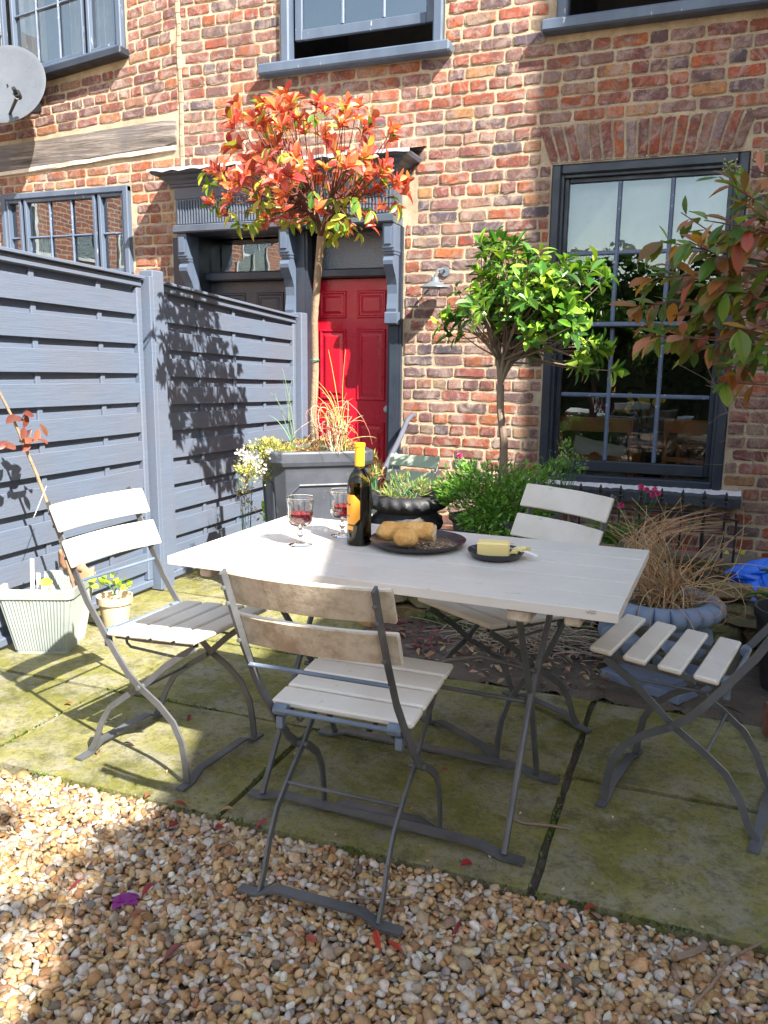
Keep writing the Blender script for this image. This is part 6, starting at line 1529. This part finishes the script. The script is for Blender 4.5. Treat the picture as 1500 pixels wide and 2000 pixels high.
# added blocks, shaped to throw the wall's upright shadow edge and shade the table
HA = 5.0
block('shade_block', 'unseen tall brick block added to shade the wall, outside the frame on the right', 2.77, 7, -2.38, -.02, 9.0)
lowv = [(2.755, -2.39), (2.755, -5.80), (2.91, -6.21), (3.05, -6.55), (3.16, -7.09), (3.28, -7.32), (3.5, -8.3), (7, -8.3), (7, -2.39)]
t = thing('shade_block', 'unseen lower pale block shaped to shade the table, outside the frame on the right', 'building', (4, -5, 0)); mb = MB(); n_ = len(lowv)
mb.add([(x, y, -.03) for x, y in lowv]+[(x, y, HA) for x, y in lowv], [tuple(range(n_, 2*n_))]+[(k, (k+1) % n_, n_+(k+1) % n_, n_+k) for k in range(n_)]); mb.obj('wall', paint('pale_bounce_wall', (.72, .68, .6), rough=.9, obj=False), t)  # wall made pale to bounce fill light into the yard
block('brick_building', 'brick building across the yard reflected in the left panes', -16, -11, -22, -4, 5.6, [('x', -11, -9.2, -7.6, 3.0, 4.9), ('x', -11, -6.6, -5.4, 3.0, 4.9), ('x', -11, -13.8, -12.2, 3.0, 4.9), ('x', -11, -17.5, -16, 3.0, 4.9)], roof=2.0)
# evergreen hedge far behind the camera, reflected in the sash panes
r9 = random.Random(12); hb = MB(); hb.cur = (1, 1, 1); hb.add([(-6, -12, -.03), (4, -12, -.03), (4, -12.3, 2.9), (-6, -12.3, 2.9)], [(0, 1, 2, 3)], (.012, .02, .008))
for i in range(9000):
    x = r9.uniform(-6, 4); z = r9.uniform(0, 1)**.7*(3.35+.2*math.sin(x*2.7)+.15*math.sin(x*7.1)); y = -12+r9.uniform(-.25, .3); s_ = r9.uniform(.05, .13); u = Vector((r9.uniform(-1, 1), r9.uniform(-1, 1), r9.uniform(-1, 1))).normalized(); w_ = u.orthogonal().normalized()
    p = Vector((x, y, z)); hb.add([p-u*s_, p-w_*s_*.5, p+u*s_, p+w_*s_*.5], [(0, 1, 2, 3)], jc((.035, .07, .02), r9, .4))
o = hb.obj('hedge', LEAFM, None, kind='stuff'); tag(o, 'tall dark evergreen hedge behind the viewer', 'hedge')

# unseen leaf clump added over the low block's edge to dapple the gravel light
bush('dapple_leaves', 'loose unseen leaves added to dapple the gravel, outside the frame on the right', 'plant', (3.0, -7.38, 5.08), (.40, .58, .30), 520, GF, r7, (.07, .12), None, wk=.6)

# moss and tiny weeds in the paving joints
jm = MB(); jm.cur = (1, 1, 1)
for (a, b, c0, hor) in ((-2.14, 1.0, -3.33, 1), (-2.9, .5, -2.685, 1), (-3.95, -2.7, -.304, 0), (-3.95, -3.33, -1.22, 0), (-3.95, -3.33, -2.14, 0), (-2.7, -1.0, -2.2, 0), (-2.3, .9, -3.952, 1)):
    L_ = b-a; patches = [r7.uniform(a, b) for _ in range(int(L_*3)+1)]
    for i in range(int(L_*150)):
        t_ = r7.gauss(r7.choice(patches), .05) if r7.random() < .75 else r7.uniform(a, b)
        if not a < t_ < b: continue
        p = Vector((t_, c0+r7.gauss(0, .005), -.006)) if hor else Vector((c0+r7.gauss(0, .005), t_, -.006))
        d = Vector((r7.uniform(-1, 1), r7.uniform(-1, 1), r7.uniform(.4, 1.4))).normalized(); L = r7.uniform(.004, .014); q_ = d.orthogonal().normalized()*L*.3
        jm.add([p-q_, p+q_, p+d*L], [(0, 1, 2)], jc(r7.choice([(.05, .11, .015), (.1, .17, .02), (.06, .06, .02)]), r7))
jo = jm.obj('joint_moss', LEAFG, None, kind='stuff'); tag(jo, 'moss and tiny weeds along the paving joints', 'moss')

# a few stones kicked onto the paving
n = 46; X = rs.uniform(-2.1, .5, n); Y = -3.94+np.abs(rs.normal(0, .12, n)); X[:16] = rs.uniform(-1.4, .3, 16); Y[:16] = rs.uniform(-3.7, -2.8, 16)
sp9 = pebbles('stray_stones', np.column_stack([X, Y, np.full(n, .003)]), rs.uniform(.002, .0065, n), rs, np.clip(PC[rs.choice(len(PC), n, p=PW)], 0, .9)); tag(sp9, 'small stones and grit scattered on the paving', 'stones')
